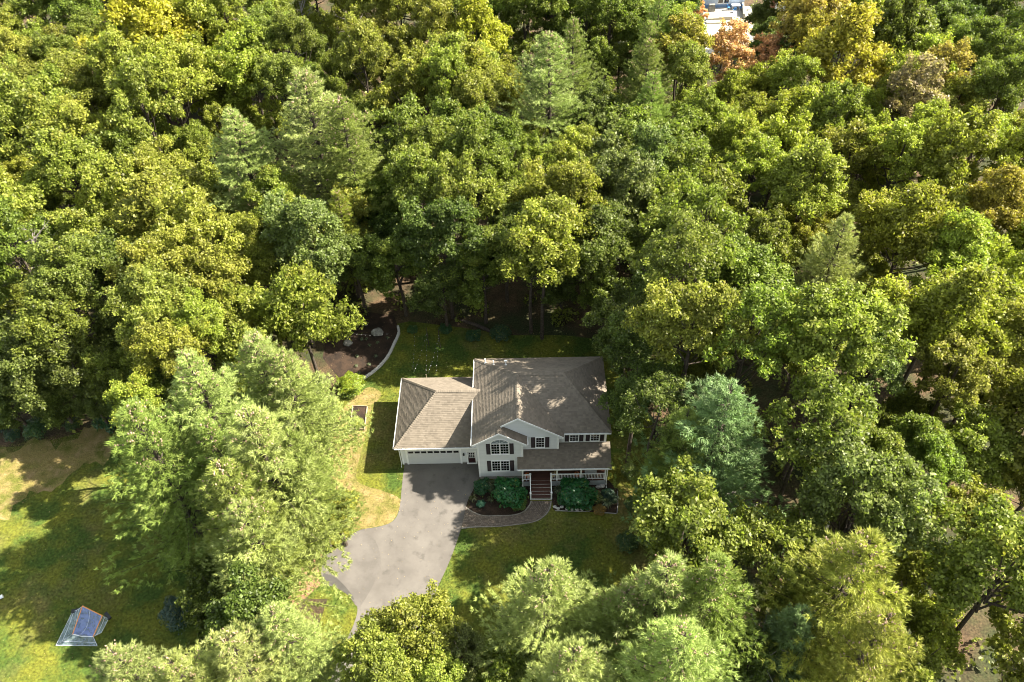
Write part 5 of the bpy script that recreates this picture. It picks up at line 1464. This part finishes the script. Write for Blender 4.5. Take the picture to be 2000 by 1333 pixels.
# strings of bulbs over the back lawn
bulb_me = rock((0, 0, 0), 0.026, 'bulb', seed=5, name='bulb'); bm_ = bulb_me.data; bpy.data.objects.remove(bulb_me)
ends = (((833, 642), (832, 732), 'string of white bulbs running straight back from the garage roof, middle of the fan'), ((857, 645), (851, 732), 'string of white bulbs right of the middle one over the back lawn'),
        ((810, 648), (806, 722), 'string of white bulbs left of the middle one over the back lawn'), ((834, 646), (808, 728), 'string of white bulbs crossing diagonally over the stone border side of the back lawn'),
        ((688, 652), (764, 651), 'string of white bulbs across the top of the back garden bed'), ((858, 652), (836, 730), 'string of white bulbs slanting from the right string to the middle pole'))
for a_, b_, lb in ends:
    p, q = Vector(at(*a_, 2.8)), Vector(at(*b_, 2.8)); t = thing('light_string', lb, 'string lights', group='strings of bulbs over the back lawn')
    n = 9; pts = [p.lerp(q, i / n) + Vector((0, 0, -0.25 * math.sin(math.pi * i / n))) for i in range(n + 1)]
    mb = MB(); mb.tube(pts, [0.008] * (n + 1), 3); mb.build('wire', MT['cable'], t)
    for i in range(1, n):
        o = link('bulb', bm_, t); o.location = pts[i] - Vector((0, 0, 0.06))
for a_, lb in (((833, 642), 'thin dark pole holding the bulb strings at the far side of the back lawn'), ((832, 733), 'thin pale pole holding the bulb strings close behind the garage'), ((856, 645), 'thin dark pole right of the other far bulb-string pole')):
    p = at(*a_, 2.8); o = MB(); o.tube([(0, 0, 0), (0, 0, 2.85)], [0.035, 0.03], 6); o.tube([(0, 0, 2.85), (0, 0, 2.92)], [0.05, 0.02], 6); o = o.build('light_pole', MT['bark' if 'dark' in lb else 'wood']); o.location = (p[0], p[1], 0); o['label'] = lb; o['category'] = 'pole'

# ------------------------------------------------------------------ the neighbour's house and patio, far behind
pa = [(1372, 16), (1468, 13), (1474, 60), (1472, 105), (1378, 105)]
sheet('patio', gpts(pa), 0.02, MT['patio'])
p00 = at(1378, 16); p10 = at(1452, 14)
nx = Vector((p10[0] - p00[0], p10[1] - p00[1], 0)); NLn = nx.length
nh = thing('neighbour_house', 'pale blue-white neighbouring house behind the far patio at the top edge', 'house', (p00[0], p00[1], 0), math.atan2(nx.y, nx.x))
mb = MB(); mb.box(0, 0, 0.55, NLn, 9, 5.6); mb.build('wall', MT['bluewall'], nh)
mb = MB(); mb.box(-0.02, -0.03, 0, NLn + 0.02, 9.02, 0.55); mb.build('foundation', MT['bluebase'], nh)
for i in range(2):
    mb = MB(); x0 = 2.0 + i * 1.05; mb.box(x0, -0.06, 0.75, x0 + 1.0, -0.005, 2.75); f = mb.build('patio_door', MT['trim'], nh)
    mb = MB(); mb.box(x0 + 0.08, -0.07, 0.85, x0 + 0.92, -0.061, 2.65); mb.build('pane', MT['glass'], f)
for x0 in (0.5, 4.9):
    mb = MB(); mb.box(x0, -0.06, 3.5, x0 + 0.9, -0.005, 4.8); f = mb.build('window', MT['trim'], nh)
    mb = MB(); mb.box(x0 + 0.07, -0.07, 3.57, x0 + 0.83, -0.061, 4.73); mb.build('pane', MT['glass'], f)
for sg in (0, 1):
    mb = MB(); y0, y1 = (-0.4, 4.5) if sg == 0 else (9.4, 4.5)
    mb.hexa([(-0.4, y0, 5.4), (NLn + .4, y0, 5.4), (NLn + .4, y1, 8.3), (-0.4, y1, 8.3), (-0.4, y0, 5.58), (NLn + .4, y0, 5.58), (NLn + .4, y1, 8.48), (-0.4, y1, 8.48)]); mb.build('roof', MT['greyroof'], nh)
for x in (0.0, NLn - 0.2):
    mb = MB(); v = [(x, 0, 5.6), (x, 9, 5.6), (x, 4.5, 8.25)]; mb.face(v); mb.face([(a + .2, b_, c) for a, b_, c in v][::-1]); mb.build('gable', MT['bluewall'], nh)
sd = at(1518, 22); sh_ = thing('white_shed', 'white outbuilding with a small brick chimney right of the far patio', 'shed', (sd[0], sd[1], 0))
mb = MB(); mb.box(-1.6, 0, 0, 1.6, 3, 2.5); mb.build('wall', MT['trim'], sh_)
for sx in (-1, 1):
    mb = MB(); mb.hexa([(sx * 1.8, -.2, 2.4), (0, -.2, 3.4), (0, 3.2, 3.4), (sx * 1.8, 3.2, 2.4), (sx * 1.8, -.2, 2.5), (0, -.2, 3.52), (0, 3.2, 3.52), (sx * 1.8, 3.2, 2.5)]); mb.build('roof', MT['greyroof'], sh_)
mb = MB(); mb.box(-1.5, -0.7, 0, -0.8, -0.02, 3.2); mb.build('chimney', MT['brick'], sh_)


def slab(name, a_, b_, z, h, d, m, label, cat):
    p, q = Vector((*at(*a_)[:2], z)), Vector((*at(*b_)[:2], z)); mb = MB(); mb.bar(p + Vector((0, 0, h / 2)), q + Vector((0, 0, h / 2)), d, h); o = mb.build(name, MT[m]); o['label'] = label; o['category'] = cat


slab('patio_step', (1379, 46), (1406, 45), 0.0, 0.30, 0.9, 'beige', 'lower pale stone step at the left of the far patio', 'step')
slab('patio_step', (1380, 40), (1402, 39), 0.0, 0.48, 0.8, 'beige', 'upper pale stone step at the left of the far patio', 'step')
slab('patio_wall', (1403, 39), (1432, 38), 0.0, 0.55, 0.5, 'beige', 'low stone wall across the middle of the far patio', 'wall')
slab('stone_block', (1429, 45), (1444, 45), 0.0, 0.8, 1.1, 'beige', 'square beige stone block at the right end of the low patio wall', 'block')
slab('retaining_wall', (1449, 8), (1452, 38), 0.0, 0.9, 0.35, 'rock', 'grey side wall along the right edge of the far patio', 'wall')
ta = at(1436, 18); tb = thing('patio_table', 'white patio table beside blue chairs on the far patio', 'table', (ta[0], ta[1], 0.02))
mb = MB(); mb.box(-0.75, -0.55, 0.7, 0.75, 0.55, 0.75); mb.build('table_top', MT['white'], tb)
for sx in (-.65, .6):
    for sy in (-.45, .4):
        mb = MB(); mb.box(sx, sy, 0, sx + .05, sy + .05, .7); mb.build('leg', MT['white'], tb)
for (a_, b_, rz, lb) in ((1422, 20, 1.57, 'blue patio chair on the left side of the white table'), (1434, 25, 3.14, 'blue patio chair in front of the white table'), (1446, 20, -1.57, 'blue patio chair on the right side of the white table')):
    q = at(a_, b_); ch = thing('patio_chair', lb, 'chair', (q[0], q[1], 0.02), rz, 'chairs round the patio table')
    mb = MB(); mb.box(-.25, -.25, .42, .25, .25, .47); mb.build('seat', MT['blue'], ch)
    mb = MB(); mb.box(-.25, .2, .47, .25, .25, .95); mb.build('backrest', MT['blue'], ch)
    for sx in (-.24, .2):
        for sy in (-.24, .2):
            mb = MB(); mb.box(sx, sy, 0, sx + .04, sy + .04, .42); mb.build('leg', MT['white'], ch)
q = at(1389, 22); gr = thing('covered_grill', 'grill under a grey cover beside the neighbouring house wall', 'grill', (q[0], q[1], 0.02))
mb = MB(); mb.hexa([(-.6, -.35, 0.05), (.6, -.35, 0.05), (.6, .35, 0.05), (-.6, .35, 0.05), (-.5, -.25, 1.2), (.5, -.25, 1.2), (.5, .25, 1.2), (-.5, .25, 1.2)]); mb.build('cover', MT['rock'], gr)
mb = MB(); mb.tube([(-.5, -.36, .9), (.5, -.36, .9)], [.025, .025], 6); mb.build('handle', MT['black'], gr)

# ------------------------------------------------------------------ labels of the trees that fill the woods: look first, then the landmark they stand by
LAND = [('the bright yellow oak', 300, 85), ('the leafless grey pair', 640, 30), ('the pair of coned pines', 610, 250), ('the broad pale pine', 1075, 160), ('the far patio', 1420, 50), ('the salmon maples', 1465, 125),
        ('the glowing yellow maple', 1645, 125), ('the brownish half-bare tree', 1785, 200), ('the golden oak', 1945, 410), ('the bluish pine', 1655, 510), ('the house roof', 1060, 700), ('the back garden bed', 720, 660),
        ('the left pine clump', 480, 850), ('the side lawn', 80, 870), ('the blue-green pine', 1420, 880), ('the big golden pine', 1700, 1200), ('the driveway oak', 800, 1205), ('the twin pines', 1340, 1200), ('the dead grey treetop', 65, 480), ('the pale coned pine', 450, 300), ('the golden olive tree', 1330, 100), ('the white birch', 1630, 960), ('the stone border', 770, 690), ('the dark trunk oak', 1040, 500), ('the narrow yellow maple', 930, 90)]
DIRN = ['right of', 'upper right of', 'above', 'upper left of', 'left of', 'lower left of', 'below', 'lower right of']
ORD = ['', 'second ', 'third ', 'fourth ', 'fifth ', 'sixth ', 'seventh ', 'eighth ', 'ninth ', 'tenth ', 'eleventh ', 'twelfth ', 'thirteenth ', 'fourteenth ', 'fifteenth ', 'sixteenth ', 'seventeenth ', 'eighteenth ', 'nineteenth ', 'twentieth ']
bins = {}
for t in TREES:
    if not t['auto']: continue
    x, y = t['p']; nm, lx, ly = min(LAND, key=lambda L: (L[1] - x) ** 2 + (L[2] - y) ** 2)
    a = int(round(math.atan2(ly - y, x - lx) / (math.pi / 4))) % 8
    w = WORD[t['key']] + (' pine' if t['kind'] == 'pine' else ' young tree' if t['o'].name.startswith('young') else ' oak')
    bins.setdefault((w, DIRN[a], nm), []).append(((lx - x) ** 2 + (ly - y) ** 2, t))
for (w, d, nm), L in bins.items():
    L.sort(key=lambda q: q[0])
    for i, (_, t) in enumerate(L):
        t['o']['label'] = (f'{w} crown {d} {nm}' if len(L) == 1 else f'{ORD[i]}nearest of the {w}s {d} {nm}'.strip())
for t in TREES: t['o']['group'] = 'trees of the woods' if t['auto'] else 'distinct trees around the house'
from collections import Counter
print('TREES', Counter(t['o'].name.split('.')[0] for t in TREES), 'tris', sum(len(m.polygons) * (1 if m.polygons[0].loop_total == 3 else 2) for m in bpy.data.meshes if len(m.polygons)))
